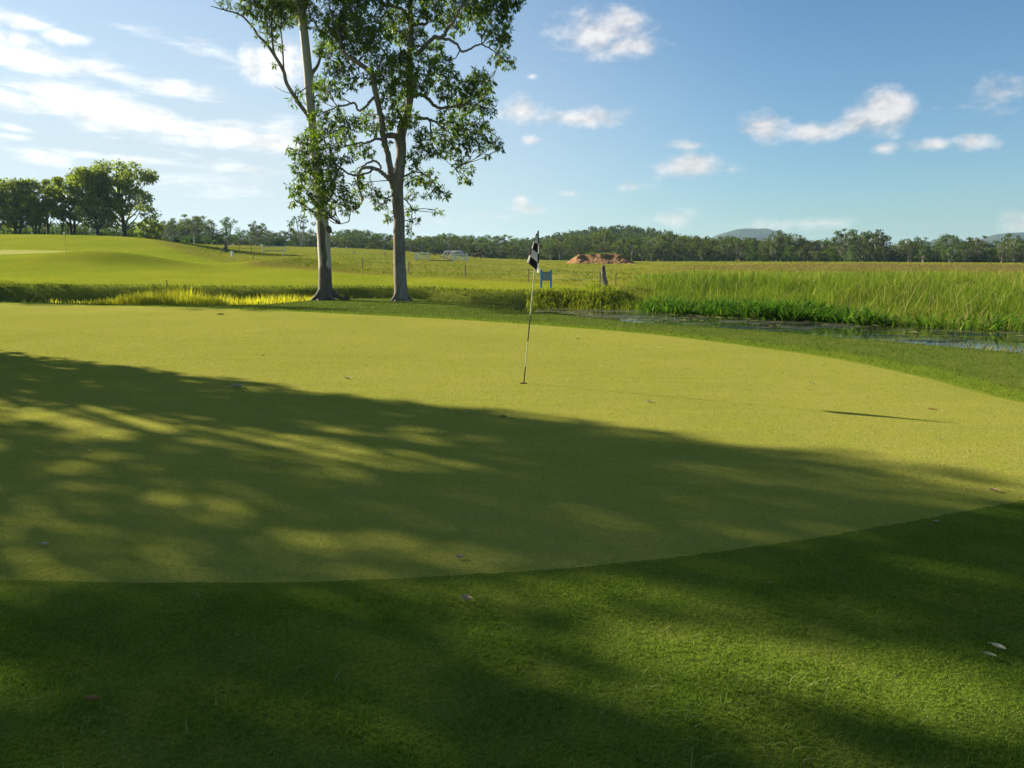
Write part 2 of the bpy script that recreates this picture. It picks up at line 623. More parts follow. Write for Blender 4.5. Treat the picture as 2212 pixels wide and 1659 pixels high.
# outline of the putting green (front edge, right end, back edge, far left side)
_gp = [on(U, V)[:2] for U, V in [(0, 1262), (350, 1268), (700, 1264), (1000, 1251), (1300, 1229), (1600, 1194), (1900, 1148), (2212, 1090)]]
_gp += [(5.2, 5.75), (6.3, 6.5), (6.9, 7.3), (6.9, 8.2)]
_gp += [on(U, V)[:2] for U, V in [(2212, 868), (2000, 815), (1800, 773), (1600, 745), (1400, 722), (1150, 702), (900, 690), (600, 678), (300, 664.5), (0, 656)]]
_gp += [(-24, 27), (-28, 22), (-27, 14), (-22, 8.5), (-14, 5.3), (-8, 4.2), (-4.6, 3.85)]
GREEN = spline(np.array(_gp + [_gp[0]])[:, :2], 220)[:-1]
HOLE = on(1131.5, 828.5)[:2]

# far putting green on the rise at the left
_g2 = [at(U, V, y)[:2] for U, V, y in [(-260, 545, 57), (-100, 547, 56), (0, 547.5, 56), (100, 547, 56.5), (190, 547.5, 58), (235, 547, 60), (230, 545, 62), (120, 543, 64), (0, 541, 66), (-120, 540, 67), (-260, 541, 66)]]
GREEN2 = spline(np.array(_g2 + [_g2[0]]), 60)[:-1]


def axis_coords(lo, hi, f0, f1, step, grow):
    a = list(np.arange(f0, f1 + 1e-6, step))
    s = step
    while a[-1] < hi:
        s *= grow
        a.append(a[-1] + s)
    s = step
    b = []
    c = f0
    while c > lo:
        s *= grow
        c -= s
        b.append(c)
    return np.array(b[::-1] + a)


def build_ground():
    xs = axis_coords(-2300, 2300, -21, 21, 0.28, 1.05)
    ys = axis_coords(-250, 2500, 0.5, 58, 0.28, 1.045)
    X, Y = np.meshgrid(xs, ys, indexing='ij')
    Z = gz(X, Y)
    m = (Y > -5) & (Y < 80) & (X > -60) & (X < 20)
    sd = np.full(X.shape, -99.0)
    sd[m] = poly_sd(X[m], Y[m], GREEN)
    sd2 = np.full(X.shape, -99.0)
    sd2[m] = poly_sd(X[m], Y[m], GREEN2)
    Z = Z - 0.20 * smooth01(sd, 0.45, 1.2) - 0.12 * smooth01(sd2, 1.2, 2.2)
    t = Y - near_y(X)
    s = Y - far_y(X)
    # zones: where each kind of surface grows
    collar = smooth01(sd, -0.75, -0.6)
    frontrough = smooth01(Y, 6.5, 5.0) * (sd < 0.3)
    fence_line = np.interp(X, [-90, -47, -38, -29, -17, -9.8, -3, 1, 4.6, 9, 20], [102, 96, 84, 70, 52, 49, 45.5, 43.5, 37.5, 36, 36])
    pad = smooth01(Y - fence_line, -0.5, 0.8) * (Y > 30)
    mud = smooth01(t, -0.6, 0.3) * smooth01(s, 3.2, 0.2)
    mud *= (X > -40)
    dry = smooth01(Y, 56, 63) * smooth01(Y, 96, 88) * smooth01(X / np.maximum(Y, 1), 0.16, 0.26)
    strip = np.exp(-((Y - fence_line + 0.2) / 0.8) ** 2) * (X > -45) * (X < 8)
    nx, ny = X.shape
    idx = np.arange(nx * ny).reshape(nx, ny)
    q = np.stack([idx[:-1, :-1], idx[1:, :-1], idx[1:, 1:], idx[:-1, 1:]], -1).reshape(-1, 4)
    me = np_mesh('ground', np.stack([X, Y, Z], -1).reshape(-1, 3), [q], {
        'fringe': (smooth01(t, 0.6, -0.4) * smooth01(Y, 5.0, 6.5)).ravel(), 'collar': collar.ravel(), 'frontrough': frontrough.ravel(), 'paddock': pad.ravel(), 'mud': mud.ravel(), 'dry': dry.ravel(), 'strip': strip.ravel()}, smooth=True)
    m_, k = new_mat('ground_turf')
    tc = k.n('ShaderNodeTexCoord')
    P = tc.outputs['Object']
    big = k.noise(P, 0.16, 4, 0.6)
    mid = k.noise(P, 1.3, 5, 0.65)
    fine = k.noise(P, 45, 3, 0.7)
    lump = k.noise(P, 6.5, 4, 0.65)
    fair = k.mix(k.ramp(big, 0.3, 0.7), (0.175, 0.215, 0.018), (0.250, 0.258, 0.026))
    fair = k.mix(k.ramp(mid, 0.5, 0.78, 0, 0.5), fair, (0.255, 0.235, 0.030))
    coll = k.mix(k.ramp(mid, 0.35, 0.7), (0.115, 0.165, 0.016), (0.150, 0.188, 0.020))
    fr = k.mix(k.ramp(mid, 0.35, 0.72), (0.082, 0.128, 0.015), (0.122, 0.142, 0.023))
    pdk = k.mix(k.ramp(big, 0.32, 0.68), (0.145, 0.170, 0.020), (0.215, 0.205, 0.030))
    pdk = k.mix(k.ramp(mid, 0.48, 0.75, 0, 0.5), pdk, (0.20, 0.175, 0.055))
    dryc = k.mix(k.ramp(mid, 0.35, 0.7), (0.125, 0.098, 0.034), (0.18, 0.155, 0.045))
    mudc = k.mix(k.ramp(mid, 0.35, 0.7), (0.035, 0.040, 0.016), (0.075, 0.075, 0.025))
    c = k.mix(k.attr('paddock'), fair, pdk)
    c = k.mix(k.attr('dry'), c, dryc)
    c = k.mix(k.math('MULTIPLY', k.attr('strip'), k.ramp(lump, 0.35, 0.6, 0, 0.9)), c, (0.15, 0.085, 0.04))
    c = k.mix(k.attr('fringe'), c, k.mix(k.ramp(mid, 0.35, 0.7), (0.080, 0.118, 0.018), (0.118, 0.138, 0.028)))
    c = k.mix(k.attr('collar'), c, coll)
    c = k.mix(k.attr('frontrough'), c, fr)
    c = k.mix(k.attr('mud'), c, mudc)
    c = k.mix(k.ramp(fine, 0.25, 0.75), k.mix(1.0, c, (0.68, 0.72, 0.66), 'MULTIPLY'), k.mix(1.0, c, (1.2, 1.16, 1.12), 'MULTIPLY'))
    nrm = bump(k, k.math('MULTIPLY', lump, k.math('MULTIPLY_ADD', k.attr('paddock'), 0.8, 0.2)), 0.8, 0.10)
    nrm = bump(k, fine, 0.7, 0.012, nrm)
    finish(k, bsdf(k, c, 0.9, 0.0, nrm))
    o = link('ground', me, m_)
    tag(o, 'mown grass ground with ditch, rising fairway and rough paddock', kind='structure')
    return o


def flat_patch(name, poly, mat, dz, step, hole=None, ring=20):
    """a sheet draped over the ground inside a polygon, optionally with a round opening"""
    lo, hi = poly.min(0), poly.max(0)
    gx, gy = np.meshgrid(np.arange(lo[0], hi[0], step), np.arange(lo[1], hi[1], step), indexing='ij')
    gx = gx + rng.uniform(-.1, .1, gx.shape) * step
    pts = np.stack([gx.ravel(), gy.ravel()], 1)
    pts = pts[poly_sd(pts[:, 0], pts[:, 1], poly) > step * 0.35]
    if hole is not None:
        pts = pts[np.hypot(pts[:, 0] - hole[0], pts[:, 1] - hole[1]) > 0.16]
    # a ring of points just inside the outline, so that the sheet comes up out of the turf over a hand's breadth
    dense = spline(np.concatenate([poly[-1:], poly, poly[:2]]), 1300)
    tg = np.gradient(dense, axis=0)
    nr = np.stack([-tg[:, 1], tg[:, 0]], 1) / (np.linalg.norm(tg, axis=1)[:, None] + 1e-9)
    sgn = 1 if poly_sd(dense[50:51, 0] + nr[50:51, 0] * .05, dense[50:51, 1] + nr[50:51, 1] * .05, poly)[0] > 0 else -1
    ringp = dense[5:-5] + nr[5:-5] * sgn * (0.07 + 0.035 * rng.random(len(dense) - 10))[:, None]
    ringp = ringp[poly_sd(ringp[:, 0], ringp[:, 1], poly) > 0.05]
    pts = np.concatenate([pts, ringp])
    verts = [Vector(p) for p in poly] + [Vector(p) for p in pts]
    n = len(poly)
    faces = [list(range(n))]
    if hole is not None:
        b = len(verts)
        for i in range(ring):
            a = i / ring * 2 * math.pi
            verts.append(Vector((hole[0] + 0.056 * math.cos(a), hole[1] + 0.056 * math.sin(a))))
        faces.append([b + i for i in range(ring)])
    vo, eo, fo, ov, oe, of = delaunay_2d_cdt(verts, [], faces, 1, 1e-5)
    tri = [f for f, src in zip(fo, of) if 1 not in src] if hole is not None else fo
    V = np.array([(v.x, v.y) for v in vo])
    edge = smooth01(poly_sd(V[:, 0], V[:, 1], poly), 0.005, 0.05)
    Z = gz(V[:, 0], V[:, 1]) + dz * edge - 0.005 * (1 - edge)
    me = np_mesh(name, np.column_stack([V, Z]), [np.array(tri)], smooth=True)
    bm = bmesh.new()
    bm.from_mesh(me)
    bmesh.ops.recalc_face_normals(bm, faces=bm.faces)
    if sum(f.normal.z for f in bm.faces) < 0:
        bmesh.ops.reverse_faces(bm, faces=bm.faces)
    bm.to_mesh(me)
    bm.free()
    return link(name, me, mat)


ground = build_ground()


def green_mat(name, gain=1.0):
    m, k = new_mat(name)
    tc = k.n('ShaderNodeTexCoord')
    P = tc.outputs['Object']
    big = k.noise(P, 0.35, 4, 0.6)
    mid = k.noise(P, 2.4, 5, 0.65)
    fine = k.noise(P, 150, 2, 0.7)
    fine2 = k.noise(P, 48, 3, 0.7)
    mp = k.n('ShaderNodeMapping')
    k.link(P, mp.inputs[0])
    mp.inputs['Scale'].default_value = (0.6, 5, 1)
    mp.inputs['Rotation'].default_value = (0, 0, R(12))
    lines = k.noise(mp.outputs[0], 1.1, 4, 0.6)
    c = k.mix(k.ramp(big, 0.3, 0.7), (0.230, 0.238, 0.046), (0.274, 0.263, 0.058))
    c = k.mix(k.ramp(mid, 0.4, 0.75, 0, 0.6), c, (0.245, 0.252, 0.030))
    c = k.mix(k.ramp(lines, 0.45, 0.7, 0, 0.4), c, (0.315, 0.285, 0.062))
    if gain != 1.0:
        c = k.mix(1.0, c, (gain, gain, gain * 1.5), 'MULTIPLY')  # far green only: paleness of the grazing view put into the turf colour
    f = k.math('ADD', k.math('MULTIPLY', fine, 0.5), k.math('MULTIPLY', fine2, 0.5))
    c = k.mix(k.ramp(f, 0.3, 0.7), k.mix(1.0, c, (0.66, 0.72, 0.6), 'MULTIPLY'), k.mix(1.0, c, (1.25, 1.2, 1.2), 'MULTIPLY'))
    nrm = bump(k, fine2, 0.9, 0.010)
    nrm = bump(k, fine, 0.8, 0.005, nrm)
    finish(k, bsdf(k, c, 0.9, 0.0, nrm))
    return m


M_GREEN = green_mat('putting_turf')
tag(flat_patch('putting_green', GREEN, M_GREEN, 0.003, 0.45, HOLE), 'close mown yellow green putting surface with the hole and flag', kind='structure')
tag(flat_patch('putting_green', GREEN2, green_mat('far_turf_grazing_pale', 1.3), 0.02, 0.9), 'far putting green showing as a pale strip on the rise', kind='structure')


# water
def build_water():
    xs = np.concatenate([np.linspace(1.0, 16, 60), np.linspace(17, 70, 30)])
    a = np.stack([xs, near_y(xs) - 0.9], 1)
    b = np.stack([xs, far_y(xs) + 0.7], 1)
    v = np.concatenate([np.column_stack([a, np.full(len(xs), WATER_Z)]), np.column_stack([b, np.full(len(xs), WATER_Z)])])
    n = len(xs)
    i = np.arange(n - 1)
    q = np.stack([i, i + 1, n + i + 1, n + i], 1)
    me = np_mesh('pond_water', v, [q])
    m, k = new_mat('pond_water')
    tc = k.n('ShaderNodeTexCoord')
    mp = k.n('ShaderNodeMapping')
    k.link(tc.outputs['Object'], mp.inputs[0])
    mp.inputs['Scale'].default_value = (1, 2.2, 1)
    nrm = bump(k, k.noise(mp.outputs[0], 5, 3, 0.5), 0.05, 0.008)
    scum = k.ramp(k.noise(mp.outputs[0], 0.75, 6, 0.7), 0.46, 0.60)
    surf = bsdf(k, (0.018, 0.020, 0.010), 0.04, 0.5, nrm)
    weed = bsdf(k, k.mix(k.noise(mp.outputs[0], 7, 4, 0.6), (0.028, 0.030, 0.016), (0.085, 0.078, 0.042)), 0.6, 0.3)
    mx = k.n('ShaderNodeMixShader')
    k.link(k.math('MULTIPLY', scum, 0.7), mx.inputs[0])
    k.link(surf, mx.inputs[1])
    k.link(weed, mx.inputs[2])
    finish(k, mx.outputs[0])
    o = link('pond_water', me, m)
    tag(o, 'still dark pond water with floating scum beside the reeds', kind='structure')


build_water()


# mountains far off
def mountain(name, pts, y, depth, mat, label):
    """pts: (U, V of the crest)"""
    crest = np.array([at(U, V, y)[[0, 2]] for U, V in pts])
    n, mrows = 70, 13
    t = np.linspace(0, 1, n)
    cx = np.interp(t, np.linspace(0, 1, len(crest)), crest[:, 0])
    cz = spline(crest, n)[:, 1]
    cx = spline(crest, n)[:, 0]
    V = []
    for r in range(mrows):
        f = (r - (mrows - 1) / 2) / ((mrows - 1) / 2)
        h = np.maximum(0, 1 - abs(f) ** 1.4)
        jit = (vnoise(cx * 0.02, np.full(n, f * 6 + 40), 5) - 0.5) * 14 * h * (1 if f else 0.15)
        V.append(np.stack([cx + f * 30 * np.sin(t * 9), np.full(n, y) + f * depth, (cz + 4) * h - 4 + jit], 1))
    V = np.array(V)
    idx = np.arange(mrows * n).reshape(mrows, n)
    q = np.stack([idx[:-1, :-1], idx[:-1, 1:], idx[1:, 1:], idx[1:, :-1]], -1).reshape(-1, 4)
    o = link(name, np_mesh(name, V.reshape(-1, 3), [q], smooth=True), mat)
    tag(o, label, kind='structure')


m_, k_ = new_mat('mountain_forest')
_tc = k_.n('ShaderNodeTexCoord')
_n = k_.noise(_tc.outputs['Object'], 0.12, 6, 0.7)
finish(k_, bsdf(k_, k_.mix(k_.ramp(_n, 0.35, 0.65), (0.03, 0.045, 0.025), (0.06, 0.08, 0.04)), 0.9, 0.1, bump(k_, _n, 1.0, 6.0)))
M_MOUNT = m_
mountain('mountain', [(1440, 560), (1500, 533), (1550, 508), (1585, 497), (1608, 493.5), (1635, 494), (1660, 494), (1690, 507), (1730, 530), (1790, 560)], 1900, 190, M_MOUNT, 'round wooded blue mountain rising behind the bush line')
mountain('mountain', [(1900, 560), (1960, 535), (2010, 521), (2040, 516), (2080, 522), (2120, 517), (2160, 506), (2200, 503), (2260, 498), (2330, 503), (2420, 540), (2480, 560)], 1800, 200, M_MOUNT, 'long low blue ridge at the right edge behind the trees')


# ------------------------------------------------------------------ grass, reeds and weeds (uncountable: one object each)
def blades(pos, h, w, lean, az=None, seg=2, curl=0.6):
    """strips of grass; returns verts, quads, tris and blade index per vertex"""
    n = len(pos)
    az = rng.uniform(0, 2 * math.pi, n) if az is None else az
    face = az + rng.normal(0, 0.7, n)
    d = np.stack([np.cos(az), np.sin(az), np.zeros(n)], 1)
    s = np.stack([-np.sin(face), np.cos(face), np.zeros(n)], 1)
    h, w, lean = (np.broadcast_to(np.asarray(v, float), (n,)) for v in (h, w, lean))
    rows = []
    for i in range(seg + 1):
        f = i / seg
        out = lean * h * (f ** (1 + curl * 1.5))
        up = h * f * (1 - 0.25 * np.minimum(lean, 1.5) * f * f * curl)
        c = pos + d * out[:, None] + np.array((0, 0, 1.0)) * up[:, None]
        ww = w * (1 - 0.75 * f * f) * (0.8 + 0.2 * min(1, 4 * f))
        if i < seg:
            rows += [c - s * ww[:, None] / 2, c + s * ww[:, None] / 2]
        else:
            rows.append(c)
    k = len(rows)
    V = np.stack(rows, 1).reshape(-1, 3)
    base = np.arange(n)[:, None] * k
    q = [base + np.array([[2 * i, 2 * i + 1, 2 * i + 3, 2 * i + 2]]) for i in range(seg - 1)]
    q = np.concatenate(q) if q else np.zeros((0, 4), int)
    t = base + np.array([[k - 3, k - 2, k - 1]])
    return V, q, t, np.repeat(np.arange(n), k)


def grass_obj(name, pos, h, w, lean, mat, label, tint=None, seg=2, az=None, curl=0.6, smooth=False):
    V, q, t, bi = blades(pos, h, w, lean, az, seg, curl)
    tint = rng.random(len(pos)) if tint is None else tint
    o = link(name, np_mesh(name, V, [q, t], {'tint': tint[bi]}, smooth=smooth), mat)
    tag(o, label, kind='stuff')
    return o


def ground_pts(x, y, dz=0.0):
    return np.stack([x, y, gz(x, y) + dz], 1)


# mown rough in the shade at the front
def rough():
    N = 290000
    yy = 1.75 + 5.2 * rng.random(N) ** 1.5
    xx = rng.uniform(-1, 1, N) * (0.75 * yy + 0.5)
    sd = poly_sd(xx, yy, GREEN)
    keep = (sd < 0.010 + 0.07 * rng.random(N) ** 3) & ((rng.random(N) < np.clip(9 / yy ** 1.6, 0.25, 1)) | (sd > -0.12))
    xx, yy = xx[keep], yy[keep]
    p = ground_pts(xx, yy, -0.004)
    n = len(p)
    pt = vnoise(xx * 2.2, yy * 2.2, 21) * 0.6 + vnoise(xx * 7, yy * 7, 22) * 0.4
    bare = smooth01(pt, 0.42, 0.68)
    h = rng.uniform(0.009, 0.023, n) * (0.75 + 0.7 * (1 - bare))
    h *= np.where(rng.random(n) < 0.004, 2.2, 1)
    h *= 0.35 + 0.65 * smooth01(sd[keep], -0.01, -0.22)
    tint = np.clip(rng.random(n) * 0.55 + bare * 0.42, 0, 0.99)
    grass_obj('rough_grass', p, h, rng.uniform(0.0025, 0.0045, n), rng.uniform(0.2, 1.3, n),
              leaf_mat('rough_blade', (0.098, 0.172, 0.017), (0.180, 0.225, 0.030), (0.30, 0.27, 0.10), 0.38),
              'short mown dark green rough grass in front of the putting green', tint)
    # long loose runners and tufts left by the mower
    P, Hh, Az = [], [], []
    spots = [(1365, 1520), (1440, 1545), (1600, 1515), (1560, 1540), (1750, 1492), (1800, 1510), (1330, 1560), (1480, 1640), (1520, 1652), (1680, 1630), (1390, 1490), (1560, 1445), (1640, 1470), (230, 1560), (980, 1270)]
    for U, V in spots:
        c = hit(U, V)
        for i in range(rng.integers(4, 10)):
            a = c[:2] + rng.normal(0, 0.05, 2)
            P.append((a[0], a[1], gz1(*a) + 0.008))
            Hh.append(rng.uniform(0.025, 0.06))
            Az.append(rng.uniform(0, 6.28))
    for i in range(110):
        yv = rng.uniform(2.0, 4.2)
        xv = rng.uniform(-.7, .7) * yv
        P.append((xv, yv, gz1(xv, yv) + .006))
        Hh.append(rng.uniform(0.02, 0.045))
        Az.append(rng.uniform(0, 6.28))
    P = np.array(P)
    P = P[poly_sd(P[:, 0], P[:, 1], GREEN) < -0.05]
    n = len(P)
    grass_obj('runner_grass', P, np.array(Hh[:n]), 0.0036, rng.uniform(0.8, 2.2, n), leaf_mat('runner_blade', (0.11, 0.19, 0.04), (0.20, 0.25, 0.09), (0.30, 0.28, 0.15), 0.3),
              'long pale grass runners lying on the mown rough', seg=4, az=np.array(Az[:n]), curl=0.9)


def collar_and_fringe():
    # slightly longer turf round the green and on the fringe running down to the ditch
    N = 260000
    yy = 5.5 + 26 * rng.random(N) ** 1.3
    xx = rng.uniform(-0.74, 0.74, N) * yy
    sd = poly_sd(xx, yy, GREEN)
    t = yy - near_y(xx)
    keep = (sd < -0.03) & (t < 0.2) & (xx > -30)
    xx, yy, sd = xx[keep], yy[keep], sd[keep]
    p = ground_pts(xx, yy, -0.006)
    n = len(p)
    pt = vnoise(xx * 0.9, yy * 0.9, 31)
    sc = np.clip(yy / 9, 0.8, 2.6)
    col = smooth01(sd, -0.8, -0.55)
    h = rng.uniform(0.018, 0.034, n) * (0.8 + 0.25 * sc)
    w = rng.uniform(0.004, 0.008, n) * sc
    tint = np.clip(rng.random(n) * 0.6 + pt * 0.42 - col * 0.35, 0, 0.99)
    grass_obj('fringe_grass', p, h, w, rng.uniform(0.2, 1.1, n),
              leaf_mat('fringe_blade', (0.062, 0.106, 0.014), (0.100, 0.124, 0.024), (0.16, 0.15, 0.06), 0.28),
              'mown fringe grass between the putting green and the pond', tint)


def near_green_grain():
    # very short leaf tips of the putting turf, near enough to see as grain
    N = 460000
    yy = 3.6 + 24 * rng.random(N) ** 1.6
    xx = rng.uniform(-0.74, 0.74, N) * yy
    sd = poly_sd(xx, yy, GREEN)
    keep = (sd > 0.0) & (np.hypot(xx - HOLE[0], yy - HOLE[1]) > 0.06) & (rng.random(N) < smooth01(yy, 27, 10))
    xx, yy = xx[keep], yy[keep]
    p = ground_pts(xx, yy, 0.004)
    n = len(p)
    sc = np.clip(yy / 5.5, 0.8, 3.2)
    tint = np.clip(rng.random(n) * 0.8 + 0.15 * vnoise(xx, yy, 5), 0, 0.95)
    grass_obj('putting_turf_tips', p, rng.uniform(0.004, 0.009, n) * (0.7 + 0.3 * sc), rng.uniform(0.003, 0.0055, n) * sc, rng.uniform(0.2, 1.2, n),
              leaf_mat('green_blade', (0.182, 0.205, 0.036), (0.272, 0.262, 0.052), (0.36, 0.31, 0.08), 0.3, spec=0.12),
              'fine clipped grass tips of the putting green', tint, seg=1)


def ditch_grass():
    # shaded far bank of the ditch
    N = 16000
    xx = rng.uniform(-42, 3.4, N)
    s = rng.uniform(-0.4, 2.9, N)
    yy = far_y(xx) + s
    keep = rng.random(N) < 0.95
    p = ground_pts(xx[keep], yy[keep], -0.03)
    n = len(p)
    grass_obj('bank_grass', p, rng.uniform(0.07, 0.20, n), rng.uniform(0.015, 0.035, n), rng.uniform(0.3, 1.3, n),
              leaf_mat('bank_blade', (0.040, 0.072, 0.010), (0.085, 0.115, 0.018), (0.16, 0.14, 0.05), 0.30),
              'rough green grass on the far bank of the ditch', rng.random(n), seg=3)
    # bottom and near side of the ditch
    N = 9000
    xx = rng.uniform(-40, 1.5, N)
    yy = near_y(xx) + rng.uniform(0.15, 3.2, N)
    p = ground_pts(xx, yy, -0.03)
    keep = (xx < -15.2) | (xx > -7.6)
    p = p[keep]
    n = len(p)
    grass_obj('ditch_grass', p, rng.uniform(0.12, 0.36, n), rng.uniform(0.015, 0.03, n), rng.uniform(0.2, 1.0, n),
              leaf_mat('ditch_blade', (0.05, 0.09, 0.014), (0.12, 0.15, 0.03), (0.20, 0.15, 0.06), 0.35),
              'mixed green weeds growing in the ditch bottom', rng.random(n), seg=3)
    # yellow reeds
    N = 12000
    xx = rng.uniform(-17.5, -7.2, N)
    prof = smooth01(xx, -17.0, -13.8) * smooth01(xx, -7.0, -9.0) * (0.75 + 0.5 * (vnoise(xx * 1.1, xx * 0, 17) - .5))
    yy = near_y(xx) + 0.1 + rng.random(N) * 2.5
    keep = rng.random(N) < 0.10 + 0.90 * prof
    p = ground_pts(xx[keep], yy[keep], -0.02)
    prof = prof[keep]
    n = len(p)
    top = -0.02 + 0.60 * prof * (0.75 + 0.5 * vnoise(p[:, 0] * 1.5, p[:, 1], 9))
    h = np.maximum(0.25, (top - p[:, 2]) * rng.uniform(0.55, 1.08, n))
    grass_obj('yellow_reeds', p, h, rng.uniform(0.022, 0.042, n), rng.uniform(0.05, 0.4, n),
              leaf_mat('yellow_reed_blade', (0.42, 0.37, 0.030), (0.58, 0.48, 0.06), (0.28, 0.30, 0.04), 0.46),
              'sunlit yellow reeds standing in the ditch before the gum trees', rng.random(n), seg=3)


def pond_reeds():
    # tall green reed bed beyond the pond
    N = 160000
    yy = 18 + 36 * rng.random(N) ** 0.9
    xx = rng.uniform(0.05, 0.78, N) * yy
    s = yy - far_y(xx)
    edge_l = smooth01(xx / yy - 0.155 - 0.05 * (vnoise(yy * 0.4, xx * 0, 3) - 0.5), -0.02, 0.05) 
    back = smooth01(yy, 51, 46)
    keep = (s > 0.1) & (rng.random(N) < edge_l * back * np.where(s < 5, 1, 0.8))
    xx, yy, s = xx[keep], yy[keep], s[keep]
    p = ground_pts(xx, yy, -0.03)
    n = len(p)
    clump = vnoise(xx * 0.6, yy * 0.6, 41) * 0.5 + vnoise(xx * 1.9, yy * 1.9, 42) * 0.5
    h = (0.80 + 0.20 * smooth01(s, 0.2, 4)) * (1 + 0.4 * smooth01(s, 9, 3) * smooth01(xx, 9, 13)) * (0.50 + 0.80 * clump) * rng.uniform(0.35, 1.12, n)
    h *= 1 - 0.62 * smooth01(yy, 36, 47)
    gap = vnoise(xx * 0.75 + 9, yy * 0.55, 47) * .6 + vnoise(xx * 2.3, yy * 1.6, 48) * .4
    h *= 0.45 + 0.55 * smooth01(gap, 0.28, 0.50)
    yel = vnoise(xx * 0.22, yy * 0.30, 43) * 0.45 + vnoise(xx * 1.2, yy * 1.0, 44) * 0.35
    tall = rng.random(n) < 0.035
    h = np.where(tall, h * 1.25 + 0.10, h)
    tint = np.clip(yel * 0.9 + rng.random(n) * 0.76 - 0.27, 0, 1)
    tint = np.where(tall, 0.97, tint)
    grass_obj('reed_bed', p, h, rng.uniform(0.011, 0.026, n), np.abs(rng.normal(0, 0.85, n)) + 0.05,
              leaf_mat('reed_blade', (0.055, 0.120, 0.012), (0.205, 0.245, 0.028), (0.33, 0.28, 0.11), 0.40),
              'dense tall green reeds covering the far bank of the pond', tint, seg=3)
    # broad dark leaves along the water
    N = 13000
    u = rng.random(N)
    xx = 5.3 + 15.5 * u ** 0.9
    yy = far_y(xx) + rng.random(N) ** 1.3 * 2.1
    keep = rng.random(N) < smooth01(xx, 5.0, 6.5) * (1 - 0.93 * smooth01(xx, 10.8, 13.2))
    p = ground_pts(xx[keep], yy[keep], -0.03)
    n = len(p)
    lump = 0.7 + 0.5 * vnoise(p[:, 0] * 1.1, p[:, 1] * 1.1, 51)
    grass_obj('broadleaf_water_weed', p, rng.uniform(0.60, 1.20, n) * lump, rng.uniform(0.06, 0.13, n), rng.uniform(0.2, 0.9, n),
              leaf_mat('water_weed_leaf', (0.030, 0.095, 0.010), (0.095, 0.180, 0.018), (0.20, 0.26, 0.04), 0.36, rough=0.5),
              'dark green broad leaved water plants along the pond edge', rng.random(n), seg=3, curl=0.9)
    # yellow brown reeds at the pond's left end
    N = 9000
    xx = rng.uniform(0.6, 7.6, N)
    yy = 33.2 + rng.random(N) * 4.2
    yy = far_y(xx) + rng.random(N) ** 1.2 * np.where(xx < 3.5, 2.2, 4.5)
    keep = rng.random(N) < smooth01(xx, 0.4, 1.4) * smooth01(xx, 7.8, 5.6)
    p = ground_pts(xx[keep], yy[keep], -0.03)
    n = len(p)
    lump = 0.65 + 0.6 * vnoise(p[:, 0] * 1.3, p[:, 1] * 1.3, 53)
    grass_obj('brown_reeds', p, rng.uniform(0.15, 0.42, n) * lump, rng.uniform(0.02, 0.045, n), rng.uniform(0.15, 0.9, n),
              leaf_mat('brown_reed_blade', (0.10, 0.150, 0.016), (0.30, 0.30, 0.035), (0.16, 0.11, 0.03), 0.45),
              'yellow brown reeds at the narrow end of the pond', rng.random(n), seg=3)
    # little stalks standing in the shallow near edge
    N = 5200
    xx = 8.5 + 15 * rng.random(N) ** 0.8
    yy = near_y(xx) + rng.uniform(-0.7, 2.2, N) * (0.35 + 0.65 * smooth01(xx, 10, 15))
    p = ground_pts(xx, yy, 0)
    p[:, 2] = np.maximum(p[:, 2], WATER_Z - 0.02)
    keep = rng.random(N) < 0.25 + 0.75 * smooth01(xx, 10.5, 13)
    p = p[keep]
    n = len(p)
    grass_obj('shallow_water_stalks', p, rng.uniform(0.08, 0.26, n), rng.uniform(0.015, 0.03, n), rng.uniform(0.1, 1.1, n),
              leaf_mat('stalk_blade', (0.22, 0.19, 0.08), (0.38, 0.30, 0.15), (0.20, 0.25, 0.07), 0.4),
              'pinkish brown water plant stalks in the shallow near edge', rng.random(n), seg=3)
    # floating pads
    N = 800
    xx = rng.uniform(1.5, 22, N)
    f = rng.random(N)
    yy = near_y(xx) + (far_y(xx) - near_y(xx)) * f
    keep = (vnoise(xx * 0.8, yy * 1.6, 61) > 0.55)
    xx, yy = xx[keep], yy[keep]
    V, Q = [], []
    for i, (x, y) in enumerate(zip(xx, yy)):
        r = rng.uniform(0.04, 0.13)
        for j in range(6):
            a = j / 6 * 6.283 + i
            V.append((x + r * math.cos(a), y + r * math.sin(a), WATER_Z + 0.006 + 0.002 * (i % 5)))
        Q.append([i * 6 + j for j in range(6)])
    me = np_mesh('floating_pads', np.array(V), [np.array(Q)], {'tint': np.repeat(rng.random(len(xx)), 6)})
    tag(link('floating_pads', me, leaf_mat('pad_leaf', (0.08, 0.10, 0.03), (0.22, 0.22, 0.07), None, 0.1)), 'small floating leaf pads on the pond', kind='stuff')


